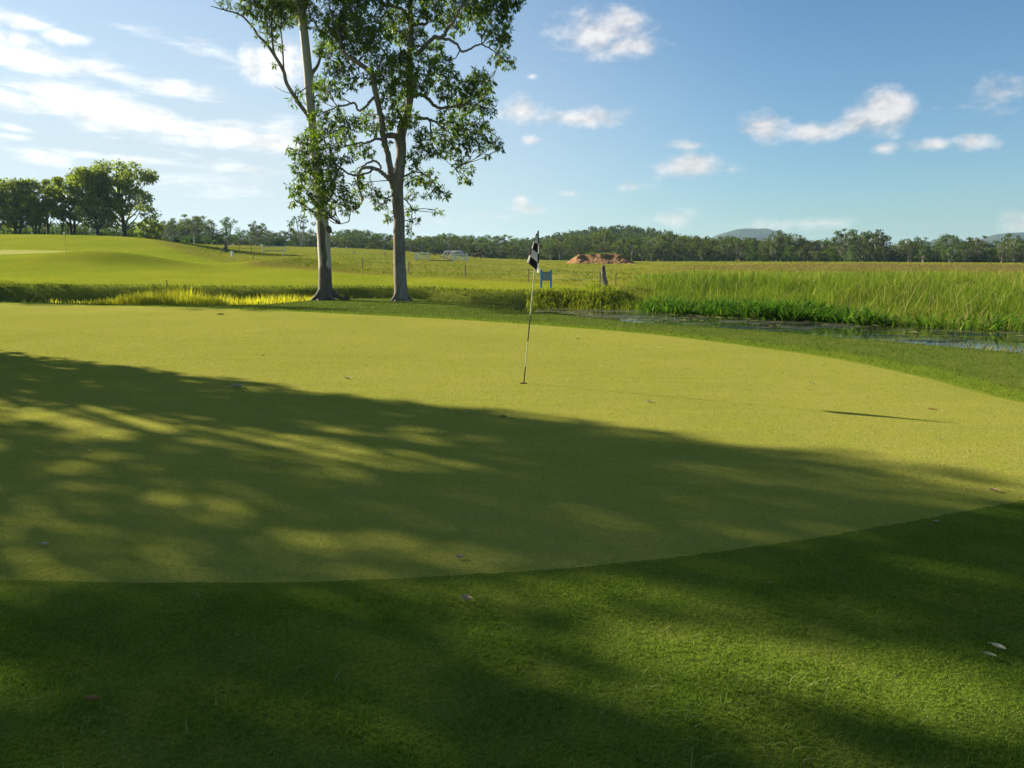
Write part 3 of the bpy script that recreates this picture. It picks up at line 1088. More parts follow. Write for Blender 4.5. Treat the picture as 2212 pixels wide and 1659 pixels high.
def paddock_grass():
    N = 52000
    yy = 42 + 95 * rng.random(N) ** 1.5
    xx = rng.uniform(-0.42, 0.72, N) * yy
    fence_line = np.interp(xx, [-90, -47, -38, -29, -17, -9.8, -3, 1, 4.6, 9, 20], [102, 96, 84, 70, 52, 49, 45.5, 43.5, 39.5, 38, 38])
    cl = vnoise(xx * 0.5, yy * 0.32, 71) * .6 + vnoise(xx * 1.6, yy * 0.9, 72) * .4
    keep = (yy > fence_line + 0.3) & (rng.random(N) < smooth01(cl, 0.3, 0.65))
    xx, yy, cl = xx[keep], yy[keep], cl[keep]
    p = ground_pts(xx, yy, -0.03)
    n = len(p)
    dryz = smooth01(yy, 56, 63) * smooth01(yy, 98, 90) * smooth01(xx / yy, 0.16, 0.26)
    tint = np.clip(rng.random(n) * 0.55 + 0.3 * vnoise(xx * 0.1, yy * 0.1, 73) + 0.4 * dryz, 0, 1)
    grass_obj('paddock_grass', p, rng.uniform(0.06, 0.17, n) * (0.6 + 0.8 * cl), rng.uniform(0.05, 0.13, n), rng.uniform(0.4, 1.4, n),
              leaf_mat('paddock_blade', (0.125, 0.165, 0.018), (0.225, 0.215, 0.032), (0.21, 0.155, 0.05), 0.32),
              'grazed tussocky grass of the horse paddock', tint, seg=2)


def fairway_grass():
    N = 90000
    yy = 35 + 40 * rng.random(N) ** 1.4
    xx = rng.uniform(-0.74, 0.12, N) * yy
    fence_line = np.interp(xx, [-90, -47, -38, -29, -17, -9.8, -3, 1, 4.6, 9, 20], [102, 96, 84, 70, 52, 49, 45.5, 43.5, 39.5, 38, 38])
    keep = (yy < fence_line + 0.4) & (yy > far_y(xx) + 2.0) & (poly_sd(xx, yy, GREEN2) < -0.2)
    xx, yy = xx[keep], yy[keep]
    p = ground_pts(xx, yy, -0.015)
    n = len(p)
    tint = np.clip(rng.random(n) * 0.6 + 0.4 * vnoise(xx * 0.25, yy * 0.4, 75), 0, 0.99)
    grass_obj('fairway_grass', p, rng.uniform(0.03, 0.075, n), rng.uniform(0.03, 0.07, n), rng.uniform(0.3, 1.2, n),
              leaf_mat('fairway_blade', (0.155, 0.208, 0.016), (0.255, 0.264, 0.026), (0.29, 0.26, 0.045), 0.40),
              'mown yellow green grass of the fairway beyond the ditch', tint, seg=1)


rough()
collar_and_fringe()
near_green_grain()
ditch_grass()
pond_reeds()
paddock_grass()
fairway_grass()


# ------------------------------------------------------------------ the two gum trees and the trees that shade the green
def leaf_cards(base, direction, length, width, droop):
    """pointed leaves of two quads each, bent a little along the middle"""
    n = len(base)
    d = direction / (np.linalg.norm(direction, axis=1)[:, None] + 1e-9)
    up = np.array((0, 0, 1.0))
    side = np.cross(d, up + rng.normal(0, 0.6, (n, 3)))
    side /= np.linalg.norm(side, axis=1)[:, None] + 1e-9
    mid = base + d * (length * 0.5)[:, None]
    d2 = d - up * droop[:, None]
    d2 /= np.linalg.norm(d2, axis=1)[:, None]
    tip = mid + d2 * (length * 0.5)[:, None]
    w = (width / 2)[:, None]
    V = np.stack([base, mid - side * w, tip, mid + side * w], 1).reshape(-1, 3)
    b = np.arange(n)[:, None] * 4
    t = np.concatenate([b + np.array([[0, 1, 3]]), b + np.array([[1, 2, 3]])])
    return V, t


def spray_leaves(centres, outdir, per, length, width):
    """rosettes of leaves at twig ends"""
    n = len(centres)
    base = np.repeat(centres, per, 0) + rng.normal(0, 0.018, (n * per, 3))
    d = rng.normal(0, 1, (n * per, 3)) + np.repeat(outdir, per, 0) * 0.7
    d[:, 2] -= 0.55
    L = rng.uniform(0.65, 1.2, n * per) * length
    W = L * rng.uniform(0.8, 1.2, n * per) * width
    V, t = leaf_cards(base, d, L, W, rng.uniform(0.0, 0.7, n * per))
    tint = np.repeat(np.clip(np.repeat(rng.random(n), per) * 0.6 + rng.random(n * per) * 0.4, 0, 1), 4)
    return V, t, tint


def blob_points(c, r, n, flat=0.85):
    d = rng.normal(0, 1, (n, 3))
    d /= np.linalg.norm(d, axis=1)[:, None]
    rad = r * (0.35 + 0.65 * rng.random(n) ** 0.5)
    p = d * rad[:, None]
    p[:, 2] *= flat
    return c + p, d


def crown_mesh(name, blobs, limbs_pts, per, leaf_len, leaf_wid, dens, root, twigs=True):
    """blobs: (centre, radius); leaves on twigs that grow from the nearest limb point"""
    VV, TT, tints, mats = [], [], [], []
    off = 0
    mb = MB()
    for c, r in blobs:
        n = max(3, int(dens * r ** 2.2))
        p, d = blob_points(np.asarray(c), r, n)
        V, t, ti = spray_leaves(p, d, per, leaf_len, leaf_wid)
        VV.append(V)
        TT.append(t + off)
        tints.append(ti)
        off += len(V)
        if twigs:
            dist = np.linalg.norm(limbs_pts - c, axis=1) + np.maximum(0, limbs_pts[:, 2] - c[2]) * 0.8
            j = int(np.argmin(dist))
            a = limbs_pts[j]
            mid = (a + c) / 2 + rng.normal(0, 0.18 * r, 3)
            q1 = a + (c - a) * 0.25 + rng.normal(0, 0.12 * r, 3)
            path = spline([a, q1, mid, c], 9)
            mb.tube(path, np.linspace(0.028, 0.012, 9) * (0.7 + 0.5 * r), 5, cap=False)
            for i in range(0, n, 3):
                e = p[i]
                m2 = (c + e) / 2 + rng.normal(0, 0.10 * r, 3)
                mb.tube(spline([path[-3], m2, e], 5), np.linspace(0.010, 0.003, 5), 3, cap=False)
    nl = off
    tri = np.concatenate(TT)
    ml = [np.zeros(len(tri), int)]
    V = np.concatenate(VV)
    polys = [tri]
    tint = np.concatenate(tints)
    if twigs and mb.v:
        tv = np.concatenate(mb.v)
        tq = np.concatenate(mb.q) + nl
        V = np.concatenate([V, tv])
        polys.append(tq)
        ml.append(np.ones(len(tq), int))
        tint = np.concatenate([tint, np.zeros(len(tv))])
    return np_mesh(name, V - np.asarray(root), polys, {'tint': tint}, mat_idx=np.concatenate(ml))


def bark_mat(name, pale, mid, dark, scale=3.0, bumpd=0.02, stretch=0.25):
    m, k = new_mat(name)
    tc = k.n('ShaderNodeTexCoord')
    mp = k.n('ShaderNodeMapping')
    k.link(tc.outputs['Object'], mp.inputs[0])
    mp.inputs['Scale'].default_value = (1, 1, stretch)
    n1 = k.noise(mp.outputs[0], scale, 6, 0.65)
    n2 = k.noise(mp.outputs[0], scale * 6, 5, 0.7)
    c = k.mix(k.ramp(n1, 0.32, 0.62), dark, mid)
    c = k.mix(k.ramp(n2, 0.5, 0.72), c, pale)
    finish(k, bsdf(k, c, 0.85, 0.2, bump(k, k.math('ADD', n1, n2), 0.8, bumpd)))
    return m


M_BARK_GREY = bark_mat('grey_bark', (0.38, 0.315, 0.255), (0.25, 0.20, 0.158), (0.12, 0.095, 0.075), 3.5, 0.03, 0.2)
M_BARK_DARK = bark_mat('dark_bark', (0.20, 0.165, 0.13), (0.13, 0.105, 0.085), (0.06, 0.05, 0.04), 4, 0.02, 0.3)
M_TWIG = plain('twig_bark', (0.13, 0.105, 0.08), 0.85, 0.3, 6)
M_GUM_LEAF = leaf_mat('gum_leaf', (0.062, 0.115, 0.016), (0.150, 0.205, 0.024), (0.30, 0.31, 0.035), 0.46, rough=0.5, spec=0.25)
M_GUM_LEAF_B = leaf_mat('drooping_gum_leaf', (0.065, 0.110, 0.020), (0.14, 0.185, 0.032), (0.24, 0.26, 0.04), 0.46, rough=0.5, spec=0.25)


def white_bark():
    m, k = new_mat('white_gum_bark')
    tc = k.n('ShaderNodeTexCoord')
    P = tc.outputs['Object']
    mp = k.n('ShaderNodeMapping')
    k.link(P, mp.inputs[0])
    mp.inputs['Scale'].default_value = (1, 1, 0.22)
    n1 = k.noise(mp.outputs[0], 2.4, 6, 0.65)
    n2 = k.noise(mp.outputs[0], 12, 5, 0.7)
    c = k.mix(k.ramp(n1, 0.35, 0.7), (0.43, 0.395, 0.335), (0.29, 0.262, 0.22))
    c = k.mix(k.ramp(n2, 0.56, 0.72, 0, 0.55), c, (0.30, 0.26, 0.21))
    # rough dark stocking of old bark on the lowest metre
    sep = k.n('ShaderNodeSeparateXYZ')
    k.link(P, sep.inputs[0])
    jag = k.math('MULTIPLY_ADD', n1, 1.7, -0.85)
    low = k.ramp(k.math('ADD', sep.outputs[2], jag), 1.15, 1.25, 1, 0)
    c = k.mix(low, c, k.mix(n2, (0.06, 0.05, 0.042), (0.15, 0.125, 0.10)))
    finish(k, bsdf(k, c, 0.75, 0.25, bump(k, k.math('ADD', n1, n2), 0.6, 0.015)))
    return m


M_BARK_WHITE = white_bark()


def trunk_from_photo(pts, y, sides=18, n=46, flare=0.0):
    """pts: (U, V, width in px, dy); returns world centre line and radii"""
    P = np.array([at(U, V, y + dy) for U, V, w, dy in pts])
    rad = np.array([w / 2 / FPX * y for U, V, w, dy in pts])
    path = spline(P, n)
    rr = np.interp(np.linspace(0, 1, n), np.linspace(0, 1, len(rad)), rad)
    return path, rr


def c2(cx, cy):
    return 438.9 + cx * 0.32243, cy * 0.32243


def swell(rad, k=0.05):
    return rad * (1 + rng.normal(0, k, len(rad)))


def white_gum():
    Y = 31.0
    base = hit(703, 648)
    root = empty('gum_tree', (base[0], base[1], base[2]))
    tag(root, 'white barked gum tree with dark bark patch, left of the pair', 'tree', 'the two gum trees beside the ditch')
    o0 = np.array(root.location)
    Y = base[1]
    tp = [(703, 658, 40, 0), (703, 645, 37, 0), (703, 632, 32, 0), (702.5, 612, 29, 0), (702, 575, 26.5, 0), (699, 520, 26.5, 0), (697, 488, 26, 0), (693, 435, 24, 0), (684, 355, 21, .1),
          (676, 290, 18.5, .1), (670, 220, 18.5, .1), (666, 161, 18.5, .1), (661, 110, 18, .15), (658, 81, 17.5, .2), (652, 20, 16, .2), (644, -60, 14, .3), (636, -150, 10, .4), (632, -240, 6, .5), (630, -300, 3, .5)]
    path, rad = trunk_from_photo(tp, Y, n=60)
    mb = MB()
    mb.tube(path - o0, rad, 20, wob=0.012)
    # root flare: three low buttress roots
    for a, ln in ((0.2, 0.95), (2.4, 0.55), (4.0, 0.5), (5.4, 0.7)):
        e = np.array((math.cos(a), math.sin(a) * 0.8, 0))
        pts = [np.array((0, 0, 0.42)) + e * 0.18, np.array((0, 0, 0.16)) + e * 0.42, np.array((0, 0, 0.03)) + e * (0.42 + ln * 0.4), np.array((0, 0, -0.08)) + e * (0.45 + ln * .7)]
        mb.tube(spline(pts, 8), np.linspace(0.12, 0.04, 8), 8)
    mb.build('trunk', M_BARK_WHITE, root, smooth=True)
    # strip of dark old bark running up the face of the trunk, a piece proud of the pale bark
    m = MB()
    V, Q = [], []
    strip = [(600, 700.5, 711), (585, 699, 711), (570, 697.5, 708), (556, 698, 709), (540, 696, 707), (528, 695, 706), (517, 694, 704.5), (505, 694, 706), (495, 693, 704), (485, 693, 701), (476, 694, 696.5)]
    cen = lambda Vv: np.array([np.interp(Vv, [476, 488, 520, 575, 612], [696.5, 697, 699, 702, 702.5]), np.interp(Vv, [476, 488, 612], [13, 13.1, 14.6])])
    for r_, (Vv, a, b) in enumerate(strip):
        cU, hw = cen(Vv)
        pz = at(cU, Vv, Y)
        R_ = hw / FPX * Y * 1.0
        a += rng.normal(0, .6)
        b += rng.normal(0, .6)
        for f in np.linspace(0, 1, 5):
            sx = np.clip(((a + (b - a) * f) - cU) / hw, -0.97, 0.97)
            th = math.asin(sx)
            rr = R_ + (0.022 if 0 < f < 1 else 0.004)
            V.append((pz[0] - o0[0] + rr * math.sin(th), pz[1] - o0[1] - rr * math.cos(th), pz[2] - o0[2]))
    nr = len(strip)
    Q = [(r_ * 5 + j, r_ * 5 + j + 1, (r_ + 1) * 5 + j + 1, (r_ + 1) * 5 + j) for r_ in range(nr - 1) for j in range(4)]
    m.add(np.array(V), Q)
    m.build('bark_patch', M_BARK_DARK, root)
    # knob where a branch came off
    kb = MB()
    ctr = at(713, 496, Y)
    kb.tube(spline([at(702, 492, Y), at(710, 496, Y - .05), at(714.5, 503, Y - .08)], 7) - o0, [0.15, 0.15, 0.145, 0.13, 0.11, 0.09, 0.05], 10, wob=.05)
    kb.build('branch_stub', M_BARK_DARK, root, smooth=True)
    limbs = [
        [(708, 800, 10, 0), (700, 770, 9, -.1), (640, 690, 8.5, -.3), (560, 560, 8, -.5), (540, 480, 7.5, -.6), (490, 390, 7, -.7), (430, 300, 6, -.8), (370, 240, 5, -.9), (330, 180, 4.5, -.9), (250, 100, 3.5, -1), (150, 70, 2.5, -1), (50, 40, 1.5, -1.1)],
        [(490, 390, 5, -.7), (470, 330, 4.5, -.8), (460, 200, 4, -.9), (462, 80, 3, -1), (470, -60, 2, -1.1)],
        [(540, 470, 4, -.6), (530, 300, 3, -.5), (520, 180, 2.5, -.4), (530, 60, 2, -.4)],
        [(730, 490, 8, .1), (765, 440, 7, .3), (785, 380, 5.5, .5), (800, 300, 4, .8), (840, 200, 3, 1.0)],
        [(670, 190, 7, .1), (620, 100, 6, .5), (560, 20, 5, .9), (520, -80, 4, 1.2)],
        [(660, 60, 7, .2), (740, -40, 6, -.2), (830, -120, 4, -.5)],
        [(150, 70, 2, -1), (110, 40, 1.5, -1), (60, -10, 1, -1.1)],
        [(720, 560, 2.5, -.2), (640, 620, 2, -.5), (560, 620, 1.2, -.8), (480, 580, .8, -1)],
    ]
    allp = [path]
    for lb in limbs:
        pts = [(*c2(a, b), w, dy) for a, b, w, dy in lb]
        lp, lr = trunk_from_photo(pts, Y, n=5 * len(pts))
        mb = MB()
        mb.tube(lp - o0, lr, 8, wob=0.03)
        mb.build('limb', M_BARK_GREY, root, smooth=True)
        allp.append(lp[len(lp) // 3:])
    lim = np.concatenate(allp)
    B = []
    for cx, cy, r, dy in [(300, 40, 70, -1), (370, 70, 75, -1), (420, 130, 60, -.9), (330, 10, 60, -1), (450, 30, 90, -.8), (430, 230, 70, -.9), (470, 180, 60, -.9), (520, 130, 70, -.6), (540, 40, 90, -.4), (510, 60, 90, -.6),
                          (515, 330, 35, -.5), (620, 30, 90, .4), (680, 60, 80, -.2), (600, 120, 60, .3), (240, 60, 40, -1), (160, 20, 40, -1), (820, 230, 70, .8), (790, 330, 60, .6), (560, -60, 120, .2), (440, -60, 110, -.6), (700, -60, 120, 0),
                          (650, -180, 140, 0), (540, -200, 140, .3), (780, -170, 130, -.3), (620, -330, 140, .2), (720, -380, 120, 0), (560, -480, 130, .3), (650, -600, 130, .2), (300, -80, 90, -1), (620, 670, 40, -.4), (650, 620, 40, -.2), (480, 430, 12, -.7), (325, 165, 22, -.9), (735, 130, 60, -.1)]:
        U, Vv = c2(cx, cy)
        B.append((at(U, Vv, Y + dy * 1.1), r * 0.32243 / FPX * Y))
    me = crown_mesh('crown', B, lim, 7, 0.20, 0.24, 215, o0)
    link('crown', me, [M_GUM_LEAF_B, M_TWIG], root)


def dark_gum():
    base = hit(866, 650)
    root = empty('gum_tree', tuple(base))
    tag(root, 'tall gum tree with grey brown bark and dense dark crown, right of the pair', 'tree', 'the two gum trees beside the ditch')
    o0 = np.array(root.location)
    Y = base[1]
    tp = [(866.5, 662, 35, 0), (866.5, 650, 32, 0), (866, 630, 29.5, 0), (864, 590, 27, 0), (863, 558, 25, 0), (862, 510, 24.5, 0), (862, 471, 23.5, 0), (859, 430, 24.5, 0), (858, 400, 26, 0), (861, 375, 24, 0), (865, 350, 21.5, 0), (867, 322, 20.5, 0), (864, 300, 24, 0), (868, 284, 21, .1),
          (878, 250, 16, .2), (886, 206, 15, .3), (882, 142, 13.5, .3), (888, 70, 12, .4), (885, 10, 10.5, .4), (880, -80, 8, .5), (884, -180, 5, .5), (880, -260, 2.5, .5)]
    path, rad = trunk_from_photo(tp, Y, n=60)
    mb = MB()
    mb.tube(path - o0, rad, 18, wob=0.02)
    for a, ln in ((0.4, .4), (2.2, .4), (3.9, .35), (5.3, .45)):
        e = np.array((math.cos(a), math.sin(a), 0))
        mb.tube(spline([np.array((0, 0, .35)) + e * .16, np.array((0, 0, .12)) + e * .32, np.array((0, 0, -.06)) + e * (.36 + ln * .4)], 6), np.linspace(.09, .04, 6), 8)
    mb.build('trunk', M_BARK_GREY, root, smooth=True)
    limbs = [
        [(1285, 1270, 17, 0), (1262, 1205, 15, -.2), (1242, 1050, 13, -.3), (1215, 950, 12.5, -.4), (1195, 800, 12, -.5), (1160, 650, 11.5, -.5), (1130, 500, 10.5, -.6), (1050, 430, 9.5, -.7), (940, 350, 8.5, -.8), (920, 280, 7, -.8), (900, 200, 6, -.8), (860, 120, 4, -.9), (840, 20, 3, -1)],
        [(1345, 905, 14, 0), (1290, 912, 13, -.1), (1240, 905, 11, -.3), (1205, 925, 8, -.45)],
        [(1385, 660, 10, .2), (1420, 640, 9, .1), (1455, 632, 8, 0), (1510, 665, 7.5, -.2), (1560, 715, 6.5, -.4), (1620, 722, 5.5, -.5), (1690, 710, 4, -.6), (1780, 700, 2.5, -.7)],
        [(1420, 370, 9, .3), (1460, 335, 8.5, .1), (1505, 285, 8.5, -.1), (1550, 248, 8.5, -.2), (1600, 250, 8, -.2), (1640, 190, 6.5, -.3), (1690, 120, 5.5, -.4), (1720, 60, 4.5, -.5), (1800, -20, 3.5, -.5), (1880, -80, 2.5, -.6)],
        [(1600, 255, 6, -.2), (1670, 275, 5.5, -.3), (1710, 310, 5, -.4), (1735, 345, 4.5, -.4), (1790, 330, 4, -.5), (1850, 300, 3.5, -.5), (1930, 330, 2.5, -.6), (1990, 380, 1.5, -.6)],
        [(1425, 790, 7, .1), (1490, 795, 6, -.2), (1560, 820, 4.5, -.5), (1620, 870, 3, -.7), (1700, 900, 2, -.8)],
        [(1520, 800, 4, -.3), (1525, 880, 3.2, -.4), (1532, 970, 2.4, -.4), (1600, 1050, 1.6, -.5), (1690, 1130, 1, -.6)],
        [(1270, 1215, 11, -.2), (1235, 1190, 9, -.5), (1190, 1150, 8, -.7), (1150, 1128, 7.5, -.8), (1090, 1120, 6.5, -.9), (1050, 1145, 5.5, -1.0), (1035, 1210, 4.5, -1.0), (1050, 1290, 3.8, -1.1), (1068, 1340, 3.2, -1.1), (1040, 1390, 3, -1.1), (985, 1420, 2.6, -1.2), (975, 1480, 2.2, -1.2), (920, 1500, 1.4, -1.2)],
        [(1150, 1128, 5, -.8), (1090, 1165, 4, -1), (1000, 1175, 4.5, -1.2), (940, 1140, 4, -1.4), (880, 1090, 3.4, -1.5), (820, 1060, 2.6, -1.6), (740, 1020, 2, -1.7), (660, 1010, 1.4, -1.8)],
        [(1195, 1130, 4, -.5), (1160, 1080, 5, -.6), (1110, 1090, 4, -.7), (1060, 1115, 3, -.8)],
        [(1218, 940, 6, -.4), (1160, 930, 5.5, -.6), (1100, 955, 4.5, -.8), (1020, 960, 3.5, -.9), (920, 990, 2.5, -1.1), (820, 960, 1.8, -1.2)],
        [(1150, 650, 6, -.5), (1115, 680, 5.5, -.6), (1095, 712, 5, -.7), (1045, 740, 4.5, -.8), (1010, 690, 4.5, -.8), (960, 705, 4, -.9), (900, 710, 2.8, -1)],
        [(1390, 190, 8, .4), (1365, 110, 7.5, .3), (1330, 60, 7, .2), (1280, 42, 6.5, .1), (1200, 30, 6, 0), (1180, -20, 5, 0), (1120, -80, 3.5, -.1)],
        [(1390, 180, 7, .4), (1450, 160, 6.5, .4), (1500, 150, 6, .3), (1490, 60, 5, .3), (1520, -40, 4, .3), (1580, -120, 3, .3)],
        [(1385, 560, 6, .3), (1330, 480, 5, .6), (1260, 400, 4.5, .9), (1200, 330, 3.5, 1.1), (1150, 240, 2.5, 1.2)],
        [(1350, 1180, 4, .1), (1420, 1150, 3.5, -.2), (1500, 1180, 2.8, -.4), (1580, 1270, 2, -.6), (1630, 1320, 1.2, -.7)],
        [(1345, 1330, 3, 0), (1390, 1380, 2.4, -.2), (1400, 1450, 1.8, -.3), (1395, 1540, 1.2, -.4)],
        [(1275, 1300, 3, -.2), (1230, 1330, 2.4, -.4), (1200, 1370, 1.6, -.5)],
    ]
    allp = [path[25:]]
    for lb in limbs:
        pts = [(*c2(a, b), w, dy) for a, b, w, dy in lb]
        lp, lr = trunk_from_photo(pts, Y, n=5 * len(pts))
        lp[2:-1] += rng.normal(0, 0.012, lp[2:-1].shape)
        m = MB()
        m.tube(lp - o0, lr, 8, wob=0.04)
        m.build('limb', M_BARK_GREY, root, smooth=True)
        allp.append(lp[2:])
    lim = np.concatenate(allp)
    B = []
    L = [(1000, 60, 120), (960, 160, 110), (880, 80, 100), (1080, 160, 110), (1150, 250, 120), (1200, 120, 90), (1300, 200, 110), (1290, 110, 80), (1430, 60, 90), (1420, 260, 110), (1540, 40, 100), (1600, 130, 90), (1700, 200, 60), (1720, 70, 110), (1830, 110, 100),
         (1830, 20, 110), (1950, 60, 110), (2020, 130, 80), (2040, 30, 60), (1900, 180, 80), (2030, 230, 60), (1960, 250, 70), (2020, 290, 40), (1950, 400, 55), (2040, 430, 50), (1990, 370, 50), (2060, 390, 35), (1560, 330, 80), (1600, 420, 70), (1520, 430, 90), (1400, 420, 100), (1300, 400, 110), (1200, 400, 110),
         (1080, 330, 90), (1000, 300, 90), (900, 250, 100), (860, 380, 110), (860, 190, 100), (960, 420, 90), (880, 500, 90), (1000, 540, 70), (820, 600, 90), (760, 560, 70), (900, 620, 60), (1120, 520, 60), (1220, 540, 110), (1320, 560, 110), (1430, 540, 100), (1560, 540, 90), (1640, 500, 70), (1240, 660, 90), (1320, 690, 90), (1620, 620, 80), (1690, 570, 60),
         (1760, 600, 90), (1850, 560, 95), (1920, 530, 60), (1830, 500, 50), (1900, 640, 80), (1800, 680, 100), (1900, 730, 65), (1720, 720, 90), (1700, 820, 90), (1620, 780, 70), (1760, 860, 80), (1850, 820, 60), (1880, 900, 85), (1960, 960, 60), (1990, 1000, 35), (1900, 1010, 55), (1800, 950, 80), (1700, 940, 80), (1600, 900, 80), (1650, 1020, 60), (1560, 1010, 60), (1500, 940, 70),
         (1740, 1060, 55), (1780, 1130, 50), (1790, 1210, 38), (1735, 1200, 35), (1690, 1130, 35), (1480, 1010, 60), (1430, 870, 70), (1370, 780, 80), (1280, 800, 90), (1190, 870, 60), (1100, 780, 60), (1060, 830, 80), (1130, 860, 60), (960, 830, 80), (900, 760, 70), (840, 850, 90), (770, 770, 70), (730, 680, 50), (780, 930, 90), (700, 920, 70), (650, 950, 60), (640, 1020, 60), (600, 1040, 45), (580, 1000, 28),
         (710, 1030, 80), (800, 1020, 80), (880, 960, 70), (960, 920, 70), (660, 1110, 70), (620, 1150, 50), (740, 1120, 90), (840, 1130, 90), (900, 1060, 60), (980, 1050, 60), (720, 1210, 90), (640, 1220, 60), (600, 1280, 45), (570, 1255, 25), (800, 1230, 90), (880, 1200, 80), (620, 1350, 50), (690, 1300, 80), (770, 1320, 90), (850, 1330, 80), (700, 1400, 45), (780, 1410, 70), (830, 1440, 35), (880, 1400, 60), (930, 1290, 70), (980, 1340, 70), (1040, 1300, 50), (1000, 1400, 40), (940, 1410, 35),
         (1080, 1220, 60), (1030, 1160, 50), (1140, 1290, 60), (1180, 1370, 50), (1220, 1320, 50), (1240, 1470, 40), (1260, 1430, 30), (1410, 1080, 70), (1400, 1200, 60), (1470, 1200, 70), (1530, 1240, 60), (1590, 1290, 60), (1630, 1320, 30), (1500, 1310, 40), (1400, 1300, 50), (1390, 1400, 50), (1420, 1470, 40), (1390, 1540, 35), (1560, 1410, 28), (1590, 1430, 20), (1540, 1160, 40), (1440, 970, 50), (1010, 1230, 40), (1230, 960, 40), (1110, 1010, 60), (1030, 1000, 60)]
    L += [(x, y, 130) for x, y in [(900, -60), (1050, -90), (1200, -60), (1350, -80), (1500, -70), (1650, -70), (1800, -90), (1950, -80), (2050, -40), (980, -220), (1150, -230), (1350, -240), (1550, -240), (1750, -230), (1900, -220), (1100, -380), (1300, -400), (1500, -400), (1700, -380), (1200, -540), (1400, -560), (1600, -520), (1400, -680)]]
    for cx, cy, r in L:
        U, Vv = c2(cx, cy)
        mid_dx = abs(cx - 1370) / 700
        depth = rng.normal(0, 1.15) * max(0.3, 1 - 0.5 * mid_dx)
        if cx < 1000 and cy > 850:
            depth = -1.5 + rng.normal(0, 0.45)
        r = r * rng.uniform(0.74, 0.98)
        if cx < 920 and cy > 840:
            if rng.random() < 0.08:
                continue
            r *= 0.90
        B.append((at(U, Vv, Y + depth), r * 0.32243 / FPX * Y))
    me = crown_mesh('crown', B, lim, 8, 0.18, 0.30, 290, o0)
    link('crown', me, [M_GUM_LEAF, M_TWIG], root)


white_gum()
dark_gum()


SUN_H = np.array((math.sin(SUN_AZ), math.cos(SUN_AZ)))          # ground direction towards the sun
SUN_N = np.array((SUN_H[1], -SUN_H[0]))                          # across it
COT = 1 / math.tan(SUN_EL)


def shade_tree(t0, L0, h, label, blobs, dens, seed, leaf=(6, 0.24, 0.36)):
    """a big spreading tree off to the left, t0 metres towards the sun and L0 across; blobs: (t, L, z, radius)"""
    r_ = np.random.default_rng(seed)
    P = lambda t, L: SUN_H * t + SUN_N * L
    x, y = P(t0, L0)
    z = gz1(x, y)
    root = empty('shade_tree', (x, y, z))
    tag(root, label, 'tree', 'tall trees shading the putting green')
    o0 = np.array(root.location)
    tr = spline([(0, 0, -.1), (.1, .05, h * .25), (-.1, .1, h * .55), (.05, 0, h * .92)], 24)
    mb = MB()
    mb.tube(tr, np.linspace(.30, .04, 24) * (h / 13), 14, wob=.03)
    mb.build('trunk', M_BARK_GREY, root, smooth=True)
    lim, B = [tr + o0], []
    for i, (t, L, zc, r) in enumerate(blobs):
        xy = P(t, L)
        c = np.array((xy[0], xy[1], zc)) - (o0[0], o0[1], 0)
        B.append((c + (o0[0], o0[1], o0[2]), r))
        if i % 7 == 0:
            st = tr[int(np.clip((zc - 1.8) / h * 24, 5, 22))]
            lp = spline([st, (st + c) / 2 + (0, 0, -.3), c], 10)
            m = MB()
            m.tube(lp, np.linspace(.075, .02, 10), 6)
            m.build('limb', M_BARK_GREY, root, smooth=True)
            lim.append(lp + o0)
    me = crown_mesh('crown', B, np.concatenate(lim), leaf[0], leaf[1], leaf[2], dens, o0, twigs=True)
    link('crown', me, [M_GUM_LEAF, M_TWIG], root)
    return root


# openings in the crowns, as they show in the pattern of light on the lawn: (t, L, half length, half width)
GAPS = [(7.9, 4.3, 1.5, 0.30), (6.2, 5.0, 0.9, 0.10), (4.0, 4.9, 1.2, 0.16), (0.7, 3.32, 1.5, 0.15), (-0.6, 6.3, 0.7, 0.20)]


def near_shade():
    r_ = np.random.default_rng(77)
    lists = {0: [], 1: []}
    for ts0 in np.arange(-6.0, 18.5, 0.85):
        for L0 in np.arange(-2.2, 7.3, 0.40):
            ts, L = ts0 + r_.uniform(-.5, .5), L0 + r_.uniform(-.22, .22)
            r = r_.uniform(0.42, 0.62)
            if L + r * 0.9 > 7.15 - 0.5 * smooth01(ts, 2, -5):
                L = 7.15 - 0.5 * smooth01(ts, 2, -5) - r * 0.9 - r_.uniform(0, .1)
                if L0 > 7.2:
                    continue
            if any(((ts - a) / (c + r * 1.0)) ** 2 + ((L - b) / (d + r * 0.42)) ** 2 < 1 for a, b, c, d in GAPS):
                continue
            k_ = 0 if L > 3.5 else 1
            t0 = (24.5, 23.0)[k_]
            z = float(np.clip((t0 + r_.uniform(-1.8, 1.8) - ts) / COT, 2.2, 12.8))
            lists[k_].append((ts + z * COT, L, z, r))
    shade_tree(24.5, 5.3, 12.6, 'dense gum tree outside the frame whose crown edge shades the middle of the green', lists[0], 88, 3)
    shade_tree(23.0, 0.8, 12.4, 'broad gum tree outside the frame shading the front of the green and the rough', lists[1], 66, 4)
    b = [(50 + r_.normal(0, 1.5), 17.8 + r_.normal(0, 1.5), r_.uniform(2.8, 12.5), r_.uniform(.6, 1.0)) for i in range(55)]
    shade_tree(50, 17.8, 13, 'gum tree outside the frame beside the far end of the ditch', b, 40, 7)


near_shade()


